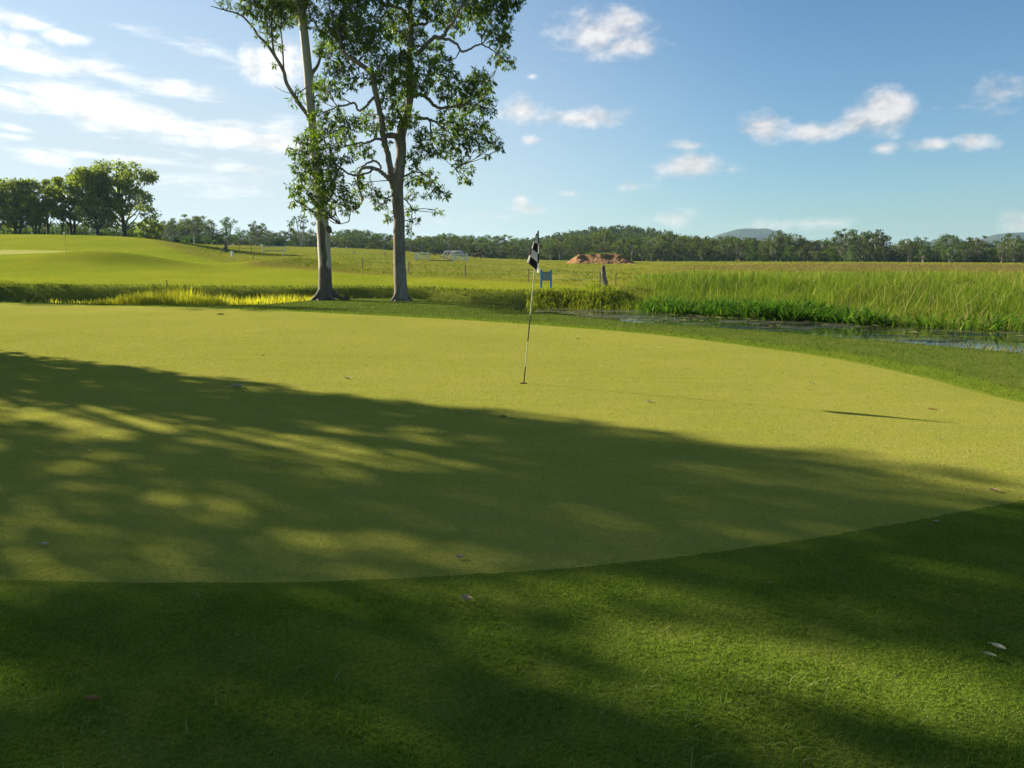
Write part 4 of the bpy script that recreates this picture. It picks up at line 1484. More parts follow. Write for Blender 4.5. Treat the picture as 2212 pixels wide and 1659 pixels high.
# ------------------------------------------------------------------ grove on the rise, bush line, far wood
M_GROVE_LEAF = leaf_mat('grove_leaf', (0.115, 0.158, 0.045), (0.215, 0.245, 0.055), (0.29, 0.29, 0.05), 0.50, obj_var=0.2, rough=0.6)
M_YELLOW_LEAF = leaf_mat('yellow_green_leaf', (0.140, 0.172, 0.034), (0.24, 0.255, 0.042), (0.31, 0.30, 0.05), 0.50, obj_var=0.12, rough=0.6)
M_BUSH_LEAF = leaf_mat('bush_leaf', (0.026, 0.054, 0.008), (0.105, 0.140, 0.018), (0.19, 0.21, 0.04), 0.42, obj_var=0.6, rough=0.6)
M_BARK_FAR = plain('pale_far_bark', (0.22, 0.195, 0.155), 0.9, 0.3, 2)
M_BARK_GROVE = plain('dark_grove_bark', (0.085, 0.07, 0.055), 0.9, 0.3, 3)


def cards(c, r, n, size, flat=0.8, shell=0.5):
    d = rng.normal(0, 1, (n, 3))
    d /= np.linalg.norm(d, axis=1)[:, None]
    p = d * (r * (shell + (1 - shell) * rng.random(n)))[:, None]
    p[:, 2] *= flat
    L = size * rng.uniform(0.6, 1.4, n)
    dirn = rng.normal(0, 1, (n, 3)) + d * 0.6
    V, t = leaf_cards(c + p - dirn / np.linalg.norm(dirn, axis=1)[:, None] * (L / 2)[:, None], dirn, L, L * rng.uniform(0.45, 0.8, n), rng.uniform(0, .8, n))
    return V, t, np.repeat(rng.random(n) * 0.75 + rng.random() * 0.25, 4)


def tree_meshes(name, h, w, kind, size, ncards, seed, bare=0.28, stems=1, full=1.0):
    """trunk with limbs and a leafy crown for a tree of height h and width w, standing at the origin"""
    global rng
    keep = rng
    rng = np.random.default_rng(seed)
    tm = MB()
    V, T, ti, off = [], [], [], 0
    nb = int({'dome': 24, 'open': 13, 'spread': 20, 'low': 16, 'tall': 17}[kind] * full)
    tops = []
    for sidx in range(stems):
        ox = (sidx - (stems - 1) / 2) * 0.12 * w
        lean = rng.normal(0, 0.05 * h, 2)
        pts = spline([(ox * .5, 0, -.15), (ox + lean[0] * .3, lean[1] * .3, h * .25), (ox * 2 + lean[0] * .8, lean[1] * .7, h * .55), (ox * 2.5 + lean[0], lean[1], h * .86)], 12)
        tm.tube(pts, np.linspace(0.030 * h, 0.008 * h, 12) / (0.75 + 0.25 * stems), 7)
        tops.append(pts)
    for i in range(nb):
        f = (i + rng.random()) / nb
        pts = tops[i % stems]
        a = i * 2.4 + rng.normal(0, .4)
        if kind == 'dome':
            zc = h * (bare + (0.92 - bare) * f)
            rad = 0.40 * w * math.sqrt(max(0.02, 1 - ((f - 0.42) / 0.62) ** 2)) * rng.uniform(.55, 1.05)
            br = w * rng.uniform(0.14, 0.22)
        elif kind == 'open':
            zc = h * (bare + 0.12 + (0.84 - bare) * f)
            rad = 0.42 * w * math.sqrt(max(0.05, 1 - ((f - 0.5) / 0.62) ** 2)) * rng.uniform(.6, 1.15)
            br = w * rng.uniform(0.10, 0.17)
        elif kind == 'spread':
            zc = h * (bare + (0.90 - bare) * f ** 0.7)
            rad = 0.46 * w * math.sqrt(max(0.05, 1 - ((f - 0.5) / 0.8) ** 2)) * rng.uniform(.4, 1.05)
            br = w * rng.uniform(0.12, 0.19)
        elif kind == 'tall':
            zc = h * (bare + (0.95 - bare) * f)
            rad = 0.34 * w * (1.1 - 0.75 * f) * rng.uniform(.5, 1.2)
            br = w * rng.uniform(0.13, 0.21)
        else:
            zc = h * (0.12 + 0.72 * f)
            rad = 0.40 * w * (1.05 - 0.8 * f) * rng.uniform(.5, 1.1)
            br = w * rng.uniform(0.15, 0.24)
        c = np.array((rad * math.cos(a), rad * math.sin(a), min(zc, h - br * 0.75)))
        st = pts[int(np.clip((zc - 0.22 * h) / h * 12, 2, 10))]
        c[:2] += st[:2] * 0.8
        if kind != 'low':
            tm.tube(spline([st, (st + c) / 2 + (0, 0, -.04 * h), c], 6), np.linspace(.011 * h, .003 * h, 6), 5, cap=False)
        v, t, tt = cards(c, br, int(ncards / nb * rng.uniform(.7, 1.3)), size, rng.uniform(.6, .85), 0.35)
        V.append(v)
        T.append(t + off)
        ti.append(tt)
        off += len(v)
    rng = keep
    crown = np_mesh(name + '_crown', np.concatenate(V), [np.concatenate(T)], {'tint': np.concatenate(ti)})
    return tm.mesh(name + '_trunk', True), crown


def place_tree(name, meshes, loc, scale, rz, label, group, bark, leaf, part=True):
    root = empty(name, loc, rz)
    root.scale = scale
    tag(root, label, 'tree', group)
    tm, cm = meshes
    for nm, me, mt in (('trunk', tm, bark), ('crown', cm, leaf)):
        if not len(me.materials):
            me.materials.append(mt)
        link(nm, me, (), root)
    return root


def grove():
    G = 'trees of the grove on the rise'
    # U of trunk, V of foot, V of top, crown width px, kind, leaf, y, label
    specs = [
        (271, 509.5, 346, 128, 'spread', M_GROVE_LEAF, 99.0, 'tallest dark spreading tree at the right end of the grove on the rise', 5200, 0.28, 1),
        (213, 508, 361, 104, 'dome', M_YELLOW_LEAF, 97.0, 'yellow green leafy tree beside the tallest tree of the grove', 4600, 0.20, 1),
        (157, 506, 376, 92, 'open', M_YELLOW_LEAF, 98.0, 'loose yellow green tree with a thick dark stump-like trunk, above the far flag', 3000, 0.24, 2),
        (104, 505, 388, 66, 'open', M_GROVE_LEAF, 105.0, 'thin open tree in the middle of the grove behind the far flag', 1700, 0.30, 1),
        (79, 504, 418, 62, 'spread', M_YELLOW_LEAF, 96.0, 'small low tree with many thin stems in the grove', 1500, 0.25, 3),
        (38, 502, 383, 110, 'dome', M_GROVE_LEAF, 98.0, 'dark round tree with a forked trunk at the left of the grove', 4600, 0.26, 2),
        (-12, 501, 388, 84, 'dome', M_GROVE_LEAF, 102.0, 'dark tree cut by the left edge of the picture, end of the grove', 2600, 0.18, 1),
        (-70, 500, 380, 110, 'spread', M_GROVE_LEAF, 100.0, 'dark spreading tree just outside the left edge of the grove', 2600, 0.25, 1),
        (133, 505, 444, 40, 'open', M_YELLOW_LEAF, 95.0, 'slender young tree just left of the thick trunked grove tree', 700, 0.4, 1),
        (322, 513, 474, 54, 'open', M_GROVE_LEAF, 105.0, 'small open bush right of the tallest grove tree', 700, 0.15, 2),
    ]
    for i, (U, Vb, Vt, wpx, kind, leaf, y, label, nc, bare, stems) in enumerate(specs):
        x = at(U, Vb, y)[0]
        z = gz1(x, y) - 0.1
        ztop = at(U, Vt, y)[2]
        h = max(2.0, ztop - z)
        w = wpx / FPX * y
        ms = tree_meshes('grove_tree', h * 1.02, w * 1.10, kind, 0.36, int(nc * 1.35), 100 + i, bare, stems, 1.6)
        place_tree('grove_tree', ms, (x, y, z), (1, 1, 1), 0, label, G, M_BARK_GROVE, leaf)
    # scrub between and behind the trunks
    V, T, ti, off = [], [], [], 0
    for i in range(70):
        U = rng.uniform(-120, 345)
        y = rng.uniform(106, 122)
        x = at(U, 500, y)[0]
        z = gz1(x, y)
        r = rng.uniform(0.7, 1.5)
        v, t, tt = cards(np.array((x, y, z + r * .55)), r, 130, 0.36, .9, .3)
        V.append(v)
        T.append(t + off)
        ti.append(tt * 0.6)
        off += len(v)
    me = np_mesh('scrub_undergrowth', np.concatenate(V), [np.concatenate(T)], {'tint': np.concatenate(ti)})
    tag(link('scrub_undergrowth', me, M_BUSH_LEAF), 'grey green scrub between the trunks of the grove', kind='stuff')


grove()

TOPS = np.array([(-200, 480), (330, 474), (362, 479), (392, 466), (425, 463), (452, 466), (470, 482), (480, 503), (510, 503), (530, 498), (555, 479), (575, 488), (592, 499), (625, 491), (650, 495), (700, 500), (740, 494),
                 (760, 489), (778, 490), (800, 499), (832, 498), (868, 506), (900, 510), (935, 501), (972, 498), (1000, 505), (1040, 500), (1082, 503), (1120, 506), (1160, 507), (1200, 505), (1250, 500), (1303, 494), (1345, 500), (1390, 505),
                 (1443, 499), (1470, 501), (1500, 504), (1530, 508), (1580, 506), (1640, 508), (1660, 507), (1680, 496), (1717, 503), (1753, 518), (1794, 508), (1825, 494), (1858, 494), (1898, 495.5), (1917, 517), (1930, 534), (1945, 526),
                 (1963, 513), (1991, 511), (2012, 528), (2048, 504), (2076, 515), (2104, 510), (2127, 521), (2148, 518), (2178, 507), (2206, 512), (2300, 505), (2500, 510)], float)


def bush_line():
    G = 'trees of the bush line behind the paddock'
    kinds = [('dome', 9, 6.5, 'dense rounded'), ('dome', 10, 7.5, 'broad rounded'), ('open', 11, 6.5, 'open clumpy'), ('tall', 11, 5.5, 'narrow upright'),
             ('spread', 9.5, 8.0, 'wide spreading'), ('low', 6, 6.5, 'low bushy'), ('open', 10, 7.5, 'loose airy'), ('dome', 8, 6.0, 'short leafy')]
    protos = []
    for i, (kd, h, w, adj) in enumerate(kinds):
        protos.append((tree_meshes('bush_tree', h, w, kd, 0.46, {'dome': 1300, 'open': 750, 'tall': 850, 'spread': 1250, 'low': 950}[kd], 300 + i, 0.16 if kd != 'open' else 0.3, 1 if i % 3 else 2), h, w, adj))
    sect = [(-400, 400, 'beside the left grove'), (400, 485, 'left of the dark timber gate post'), (485, 575, 'behind the wire gate'), (575, 640, 'behind the white two rail gate'), (640, 692, 'just left of the white gum trunk'), (692, 780, 'just right of the white gum trunk'),
            (780, 850, 'just left of the grey gum trunk'), (850, 950, 'behind the left white rail panel'), (950, 1015, 'behind the grey horses'), (1015, 1080, 'behind the brown horse'), (1080, 1150, 'left of the checkered flag'), (1150, 1225, 'right of the checkered flag'),
            (1225, 1300, 'behind the left half of the earth mound'), (1300, 1385, 'behind the right half of the earth mound'), (1385, 1470, 'just right of the earth mound'), (1470, 1560, 'left of the blue mountain'), (1560, 1675, 'below the blue mountain'),
            (1675, 1760, 'right of the blue mountain'), (1760, 1840, 'at the left of the tall right clump'), (1840, 1925, 'in the tall right clump'), (1925, 2010, 'in the dip right of the tall clump'), (2010, 2090, 'left of the low blue ridge'), (2090, 2700, 'before the low blue ridge')]

    def sector(U):
        for a, b, s in sect:
            if a <= U < b:
                return s
        return sect[-1][2]
    # trees one can point at: U, V top, y, kind index, width px, label
    named = [(496, 466, 150, 0, 46, 'lone round headed tree standing clear above the wire gate'),
             (556, 476, 165, 2, 34, 'open topped tree right of the lone round headed tree'),
             (655, 461.5, 175, 6, 58, 'tall airy pale limbed tree left of the white gum trunk'),
             (425, 462, 150, 2, 62, 'high open crowned gum beside the grove edge'),
             (362, 476, 128, 6, 50, 'open crowned tree against the right side of the grove'),
             (1303, 492.5, 195, 1, 62, 'broad bright green tree towering over the earth mound'),
             (1443, 497, 195, 3, 46, 'tree with several pale stems right of the earth mound'),
             (1486, 505, 198, 4, 60, 'dark spreading tree left of the blue mountain'),
             (1680, 494.5, 195, 0, 44, 'tall leafy tree against the right foot of the blue mountain'),
             (1717, 502, 196, 6, 48, 'loose topped tree second right of the blue mountain'),
             (1753, 517, 190, 7, 44, 'short yellowish tree in the gap before the tall right clump'),
             (1825, 491.5, 192, 2, 56, 'high open gum at the left of the tall right clump'),
             (1858, 493, 196, 4, 60, 'wide gum in the middle of the tall right clump'),
             (1898, 494, 190, 3, 50, 'tall gum with pale trunk at the right end of the tall clump'),
             (1963, 511, 194, 4, 50, 'spreading tree right of the dip in the bush line'),
             (1991, 509.5, 190, 6, 44, 'thin topped tree with a pale fork right of the dip'),
             (2048, 503, 192, 1, 62, 'broad domed tree left of the low blue ridge'),
             (2104, 508.5, 194, 2, 50, 'open greyish gum before the low blue ridge'),
             (2178, 503, 185, 6, 56, 'pale limbed tall gum at the right edge of the frame')]

    todo = []

    def put(U, Vt, y, ki, wpx, label):
        ms, h0, w0, adj = protos[ki]
        x = at(U, 560, y)[0]
        z = gz1(x, y) - 0.15
        h = at(U, Vt, y)[2] - z
        if h < 1.5:
            return
        sw = wpx / FPX * y / w0
        place_tree('bush_tree', ms, (x, y, z), (sw, sw, h / h0), rng.uniform(0, 6.28), label, G, M_BARK_FAR, M_BUSH_LEAF)
    for n_ in named:
        put(*n_)
    for row, (y0, dU, drop) in enumerate([(182, 27, (0.15, 0.5)), (196, 25, (0.03, 0.28)), (210, 23, (0.0, 0.12))]):
        U = -60 if row else 330
        while U < 2235:
            U += dU * rng.uniform(0.75, 1.25)
            ztop = np.interp(U, TOPS[:, 0], TOPS[:, 1])
            y = y0 + rng.uniform(-5, 5)
            if U < 470:
                y -= 45 * (1 - max(0, U) / 470)
            x = at(U, 560, y)[0]
            zb = gz1(x, y)
            vb = 829.5 - FPX * math.tan(math.atan2(zb - EYE, y) + PITCH)
            Vt = ztop + (vb - ztop) * rng.uniform(*drop) + rng.normal(0, 1.0)
            ki = int(rng.choice([0, 1, 4, 5, 7, 3], p=[.22, .2, .18, .15, .15, .1])) if row == 0 else int(rng.choice([0, 1, 2, 3, 4, 6, 7], p=[.2, .2, .12, .14, .16, .08, .1]))
            todo.append((U, Vt, y, ki, rng.uniform(34, 58), '%s gum, %s row %s' % (protos[ki][3], ('front', 'middle', 'back')[row], sector(U))))
    nth = ['first', 'second', 'third', 'fourth', 'fifth', 'sixth', 'seventh', 'eighth', 'ninth', 'tenth']
    for it in todo:
        same = sorted(t[0] for t in todo if t[5] == it[5])
        put(*it[:5], it[5] if len(same) == 1 else '%s, %s from left' % (it[5], nth[same.index(it[0])]))
    # dark undergrowth along the feet of the trees
    V, T, ti, off = [], [], [], 0
    for i in range(640):
        U = rng.uniform(300, 2420)
        y = rng.uniform(184, 226)
        if U < 470:
            y -= 40
        x = at(U, 560, y)[0]
        z = gz1(x, y)
        r = rng.uniform(0.9, 1.9)
        v, t, tt = cards(np.array((x, y, z + r * .5)), r, 60, 0.6, .8, .3)
        V.append(v)
        T.append(t + off)
        ti.append(tt * 0.5)
        off += len(v)
    me = np_mesh('bush_undergrowth', np.concatenate(V), [np.concatenate(T)], {'tint': np.concatenate(ti)})
    tag(link('bush_undergrowth', me, M_BUSH_LEAF), 'dark undergrowth along the foot of the bush line', kind='stuff')
    # wooded hill behind: one mass
    V, T, ti, off = [], [], [], 0
    tb = MB()
    for i in range(1500):
        x, y = rng.normal(56, 48), rng.uniform(300, 470)
        z = gz1(x, y)
        h = rng.uniform(4.5, 8)
        for j in range(3):
            r = rng.uniform(1.0, 1.9)
            v, t, tt = cards(np.array((x + rng.normal(0, .9), y + rng.normal(0, .9), z + h - r - j * 1.1)), r, 20, 1.0, .8, .3)
            V.append(v)
            T.append(t + off)
            ti.append(tt)
            off += len(v)
        if i % 2 == 0:
            tb.tube([(x, y, z - .2), (x, y, z + h * .7)], [.16, .08], 4, cap=False)
    me = np_mesh('wooded_hill_forest', np.concatenate(V), [np.concatenate(T)], {'tint': np.concatenate(ti)})
    o = link('hill_forest', me, M_BUSH_LEAF)
    tag(o, 'distant forest covering the low hill behind the bush line', kind='stuff')
    ts = tb.build('trunks', M_BARK_FAR, o)
    tag(ts, kind='stuff')


bush_line()


# ------------------------------------------------------------------ things on the course and in the paddock
def flat_col(name, col, rough=0.6, spec=0.3, metallic=0.0):
    return plain(name, col, rough, 0.10, 12, spec, metallic)


M_WHITE = flat_col('white_paint', (0.74, 0.73, 0.68))
M_BLACK = flat_col('black_paint', (0.012, 0.012, 0.013))
M_TIMBER = bark_mat('weathered_timber', (0.30, 0.27, 0.23), (0.19, 0.165, 0.14), (0.07, 0.06, 0.05), 5, 0.01, 0.15)
M_STEEL = plain('rusty_steel', (0.045, 0.03, 0.024), 0.8, 0.3, 20)
M_WIRE = plain('grey_wire', (0.22, 0.22, 0.21), 0.5, 0.1, 20, metallic=0.6)
M_GALV = plain('galvanised', (0.42, 0.43, 0.43), 0.5, 0.15, 6, metallic=0.4)


def flagstick():
    base = np.array((HOLE[0], HOLE[1], gz1(*HOLE)))
    y = HOLE[1]
    top = at(1162.5, 500.5, y)
    root = empty('flagstick', base)
    tag(root, 'leaning black and white banded flagstick with a drooping checkered flag in the hole', 'flag')
    ax = (top - base)
    Ln = np.linalg.norm(ax)
    bot = base - ax / Ln * 0.09
    # bands: V where the colour changes -> fraction
    fr = [(0 - 0.09 / Ln, (828 - 791) / 328, 'k'), ((828 - 791) / 328, (828 - 735) / 328, 'w'), ((828 - 735) / 328, (828 - 677) / 328, 'k'), ((828 - 677) / 328, (828 - 524) / 328, 'w'), ((828 - 524) / 328, 1.0, 'k')]
    m_, k = new_mat('pole_bone')
    finish(k, bsdf(k, (0.50, 0.47, 0.31), 0.45, 0.4))
    for a, b, c in fr:
        mb = MB()
        r = 0.0076 if c == 'w' else 0.0080
        mb.tube([base + ax * a - base, base + ax * b - base], [r, r], 12)
        mb.build('pole_section', M_BLACK if c == 'k' else m_, root, smooth=False)
    cap = MB()
    cap.tube([ax * 0.985, ax * 1.0, ax * 1.008], [0.012, 0.012, 0.006], 10)
    cap.build('pole_cap', M_BLACK, root)
    # flag: cloth hangs from the pole, folds back across itself
    g = lambda cx, cy, dy: at(1097 + cx * .22484, 482.8 + cy * .22484, y + dy)
    cols = [  # (top point, bottom point) columns along the cloth: hoist, left fold, back across the pole to the free edge on the right
        ((291, 84), (259, 432), 0.012), ((279, 92), (226, 404), 0.010), ((268, 104), (176, 352), 0.0), ((271, 112), (200, 388), -0.022),
        ((277, 116), (232, 412), -0.034), ((284, 112), (262, 440), -0.038), ((290, 108), (282, 468), -0.03), ((297, 102), (296, 490), -0.016), ((301, 108), (303, 440), 0.006), ((298, 104), (292, 380), 0.03)]
    nr = 15
    V, uv = [], []
    for i, (a, b, dy) in enumerate(cols):
        for j in range(nr):
            f = j / (nr - 1)
            bulge = 5.0 * math.sin(f * math.pi) * (1 if 3 <= i <= 7 else -1)
            wob = 0.006 * math.sin(f * 7 + i * 1.7)
            V.append(g(a[0] + (b[0] - a[0]) * f + bulge * 0.4, a[1] + (b[1] - a[1]) * f, dy * (0.35 + 1.1 * f) + wob) - base)
            uv.append((i / (len(cols) - 1), f))
    nc = len(cols)
    q = [(i * nr + j, (i + 1) * nr + j, (i + 1) * nr + j + 1, i * nr + j + 1) for i in range(nc - 1) for j in range(nr - 1)]
    me = np_mesh('flag_cloth', np.array(V), [np.array(q)], smooth=True)
    ul = me.uv_layers.new(name='UVMap')
    li = np.empty(len(me.loops), np.int32)
    me.loops.foreach_get('vertex_index', li)
    ul.data.foreach_set('uv', np.array(uv)[li].astype(np.float32).ravel())
    m_, k = new_mat('checkered_cloth')
    tc = k.n('ShaderNodeTexCoord')
    ck = k.n('ShaderNodeTexChecker')
    mp = k.n('ShaderNodeMapping')
    k.link(tc.outputs['UV'], mp.inputs[0])
    mp.inputs['Scale'].default_value = (3, 4, 1)
    mp.inputs['Location'].default_value = (0.02, 0.01, 0.5)
    k.link(mp.outputs[0], ck.inputs['Vector'])
    ck.inputs['Scale'].default_value = 1.0
    ck.inputs['Color1'].default_value = (0.70, 0.68, 0.62, 1)
    ck.inputs['Color2'].default_value = (0.012, 0.012, 0.015, 1)
    d = bsdf(k, ck.outputs[0], 0.85, 0.2)
    tr = k.n('ShaderNodeBsdfTranslucent')
    k.link(ck.outputs[0], tr.inputs[0])
    mx = k.n('ShaderNodeMixShader')
    mx.inputs[0].default_value = 0.35
    k.link(d, mx.inputs[1])
    k.link(tr.outputs[0], mx.inputs[2])
    finish(k, mx.outputs[0])
    fl = link('flag_cloth', me, m_, root)
    sub = fl.modifiers.new('smooth', 'SUBSURF')
    sub.levels = sub.render_levels = 2
    # cup liner: open cylinder sunk in the green
    cup = MB()
    z0 = gz1(*HOLE)
    n = 24
    a = np.arange(n) / n * 2 * math.pi
    ring = lambda r, z: np.stack([r * np.cos(a), r * np.sin(a), np.full(n, z)], 1)
    Vc = np.concatenate([ring(0.0545, -0.015), ring(0.0545, -0.11), ring(0.051, -0.11), ring(0.051, -0.015), [[0, 0, -0.11]]])
    qs = []
    for i in range(n):
        j = (i + 1) % n
        for s in range(3):
            qs.append((s * n + i, s * n + j, (s + 1) * n + j, (s + 1) * n + i))
        qs.append((3 * n + i, 3 * n + j, j, i))
    cup.add(Vc, qs, [(2 * n + i, 2 * n + (i + 1) % n, 4 * n) for i in range(n)])
    earth = MB()
    Ve = np.concatenate([ring(0.0562, 0.004), ring(0.0562, -0.112), [[0, 0, -0.112]]])
    earth.add(Ve, [(n + i, n + (i + 1) % n, (i + 1) % n, i) for i in range(n)], [(n + i, 2 * n, n + (i + 1) % n) for i in range(n)])
    hr = empty('golf_hole', (HOLE[0], HOLE[1], z0))
    tag(hr, 'round dark hole cut in the putting green under the flagstick', 'hole')
    cup.build('cup_liner', flat_col('cup_grey', (0.25, 0.25, 0.24)), hr)
    earth.build('soil_wall', plain('hole_soil', (0.035, 0.025, 0.015), 0.95), hr)


flagstick()


def far_flag():
    base = hit(144, 545)
    y = base[1]
    root = empty('flagstick', base)
    tag(root, 'distant thin flagstick with a small white flag on the far putting green', 'flag')
    top = at(140.5, 499, y) - base
    mb = MB()
    mb.tube([(0, 0, -.05), top], [0.011, 0.011], 8)
    mb.build('pole', plain('far_pole', (0.30, 0.25, 0.12), 0.6), root)
    f = MB()
    V = []
    for i in range(5):
        for j in range(4):
            V.append((top[0] - i * 0.045, 0.02 * math.sin(i * 1.5 + j), top[2] - 0.01 - j * 0.075 - i * 0.02))
    f.add(V, [(i * 4 + j, (i + 1) * 4 + j, (i + 1) * 4 + j + 1, i * 4 + j + 1) for i in range(4) for j in range(3)])
    f.build('flag_cloth', M_WHITE, root, smooth=True)


far_flag()


def sign_board():
    bl, br = hit(1169.5, 622.5), hit(1190, 622)
    y = bl[1]
    root = empty('sign_board', ((bl[0] + br[0]) / 2, y, min(bl[2], br[2])))
    tag(root, 'small grey sign board between two blue posts, seen from behind beside the ditch', 'sign')
    o = np.array(root.location)
    px = y / FPX
    blue = flat_col('blue_paint', (0.05, 0.26, 0.60))
    for U in (1169.2, 1190):
        t, b = at(U, 584, y), at(U, 624, y)
        mb = MB()
        mb.box((t + b) / 2 - o, (4.4 * px, 0.07, t[2] - b[2]))
        mb.build('post', blue, root)
        cp = MB()
        cp.box(t - o + (0, 0, 0.008), (4.8 * px, 0.08, 0.016), taper=0.7)
        cp.build('post_cap', flat_col('blue_cap', (0.03, 0.12, 0.30)), root)
    c0, c1 = at(1171.6, 605.5, y), at(1187.8, 587.2, y)
    mb = MB()
    mb.box((c0 + c1) / 2 - o, (c1[0] - c0[0], 0.02, c1[2] - c0[2]))
    mb.build('panel', flat_col('grey_board', (0.24, 0.28, 0.30)), root)
    fr = MB()
    w, h = c1[0] - c0[0], c1[2] - c0[2]
    cen = (c0 + c1) / 2 - o
    for dz in (-h / 2, h / 2):
        fr.box(cen + (0, -0.004, dz), (w, 0.036, 0.022))
    fr.build('frame_rail', flat_col('board_edge', (0.03, 0.05, 0.05)), root)


sign_board()


def old_post():
    b = hit(1306, 617)
    y = b[1]
    root = empty('timber_post', b)
    tag(root, 'weathered split grey timber strainer post with a broken jagged top', 'post')
    px = y / FPX
    mb = MB()
    prof = [(1307, 621, 13.5), (1306.5, 612, 12.5), (1305, 600, 11), (1303.5, 588, 9.6), (1303, 578, 8.6)]
    pts, rad = trunk_from_photo([(a, v, w, 0) for a, v, w in prof], y, n=14)
    mb.tube(pts - b, rad * (1 + rng.normal(0, .04, 14)), 11, wob=.05)
    mb.build('post', M_TIMBER, root)
    sp = MB()
    for U0, U1, V0, V1, w in ((1300.5, 1300.8, 581, 574, 3), (1303.5, 1303, 580, 569, 4), (1306, 1305, 581, 576, 2.6)):
        a, c = at(U0, V0, y), at(U1, V1, y)
        sp.tube([a - b, (a + c) / 2 - b, c - b], np.array([w, w * .7, w * .25]) / 2 * px, 6)
    sp.build('splinter', M_TIMBER, root)
    rag = MB()
    rag.tube([at(1303, 577, y - .02) - b, at(1303, 574, y - .02) - b], [.105, .10], 9)
    rag.build('red_band', flat_col('faded_red', (0.28, 0.10, 0.06)), root)


old_post()


def picket(U, Vb, Vt, label, wpx=2.0, dU=0.0, group='steel fence pickets', mat=None, name='fence_picket', capcol=None, cat='fence post', y=None):
    b = hit(U, Vb) if y is None else np.array([at(U, Vb, y)[0], y, 0])
    if y is not None:
        b[2] = gz1(b[0], y)
    y = b[1]
    t = at(U + dU, Vt, y)
    root = empty(name, b)
    tag(root, label, cat, group)
    w = max(0.035, wpx / FPX * y)
    mb = MB()
    d = t - b
    L = np.linalg.norm(d)
    # Y-section picket: three thin fins
    if mat is None:
        n = 6
        prof = []
        for i in range(3):
            a = i * 2.094 + 0.5
            prof += [(math.cos(a) * w * .6, math.sin(a) * w * .6), (math.cos(a + 1.047) * w * .18, math.sin(a + 1.047) * w * .18)]
        V = [(x, yy, -.1) for x, yy in prof] + [(x + d[0], yy, d[2]) for x, yy in prof]
        mb.add(V, [(i, (i + 1) % n, n + (i + 1) % n, n + i) for i in range(n)], [(n, n + 1, n + 2), (n, n + 2, n + 3), (n, n + 3, n + 4), (n, n + 4, n + 5)])
        mb.build('picket', M_STEEL, root)
    else:
        mb.tube([(0, 0, -.1), d * .5, d], [w / 2, w / 2, w / 2 * .95], 9)
        mb.build('post', mat, root)
    if capcol is not None:
        c = MB()
        c.tube([d * 0.93, d * 1.01], [w / 2 * 1.12, w / 2 * 1.12], 9)
        c.build('cap', capcol, root)
    return root


PK = [picket(361.5, 626, 605, 'short dark picket standing on the ditch edge above the yellow reeds', 2.0, -2, mat=None),
      picket(731, 643, 624, 'reddish short picket right behind the white gum trunk', 2.4, -3),
      picket(783, 582.5, 559, 'steel picket on the fence line between the gum trunks'),
      picket(883, 593, 565, 'steel picket just right of the grey gum trunk'),
      picket(1005.5, 597, 572.5, 'steel picket on the fence line below the grey horses'),
      picket(1142, 607, 579.5, 'steel picket just left of the checkered flag'),
      picket(1296.5, 617, 588, 'thin steel picket left of the weathered timber post'),
      picket(1329.5, 618, 588, 'thin dark picket leaning right of the weathered timber post', 2.0, 1.5)]
PK2 = [picket(763.5, 558.5, 543, 'left of two far pickets seen between the gum trunks', 1.6, y=104),
       picket(767, 556.5, 541, 'right of two far pickets seen between the gum trunks', 1.4, y=112),
       picket(830, 555, 544.5, 'left of two far pickets beside the grey gum trunk', 1.4, y=112),
       picket(833.5, 559, 546, 'right of two far pickets beside the grey gum trunk', 1.6, y=100),
       picket(683, 553, 538, 'far picket at the left side of the white gum trunk', 1.4, y=100),
       picket(547, 560, 548, 'short far picket below the wire gate', 1.4)]
picket(372, 527.5, 508, 'pale round post standing on the shaded slope beside the grove', 2.6, group=None, mat=M_GALV, y=88)
picket(419, 521, 511, 'small pale post at the foot of the bush line', 2.0, group=None, mat=M_GALV, y=115)
picket(502, 554.5, 541, 'short white marker pipe with a green top near the timber gate post', 5.0, -1, group=None, mat=M_WHITE, name='marker_post', cat='marker post', capcol=flat_col('green_cap', (0.05, 0.28, 0.13)))
picket(611, 555, 546, 'small pale post below the white two rail gate', 2.0, group=None, mat=M_GALV)


def fence_wires():
    root = empty('wire_fence', PK[2].location)
    tag(root, 'thin wire strands strung between the steel pickets along the paddock', 'fence')
    o = np.array(root.location)
    order = [PK[i] for i in (2, 3, 4, 5, 6, 7)]
    for hz in (0.28, 0.52, 0.74):
        mb = MB()
        pts = []
        for p in order:
            q = np.array(p.location) + (0, 0, hz)
            pts.append(q - o)
        mb.tube(np.array(pts), [0.004] * len(pts), 4, cap=False)
        mb.build('wire', M_WIRE, root)


fence_wires()


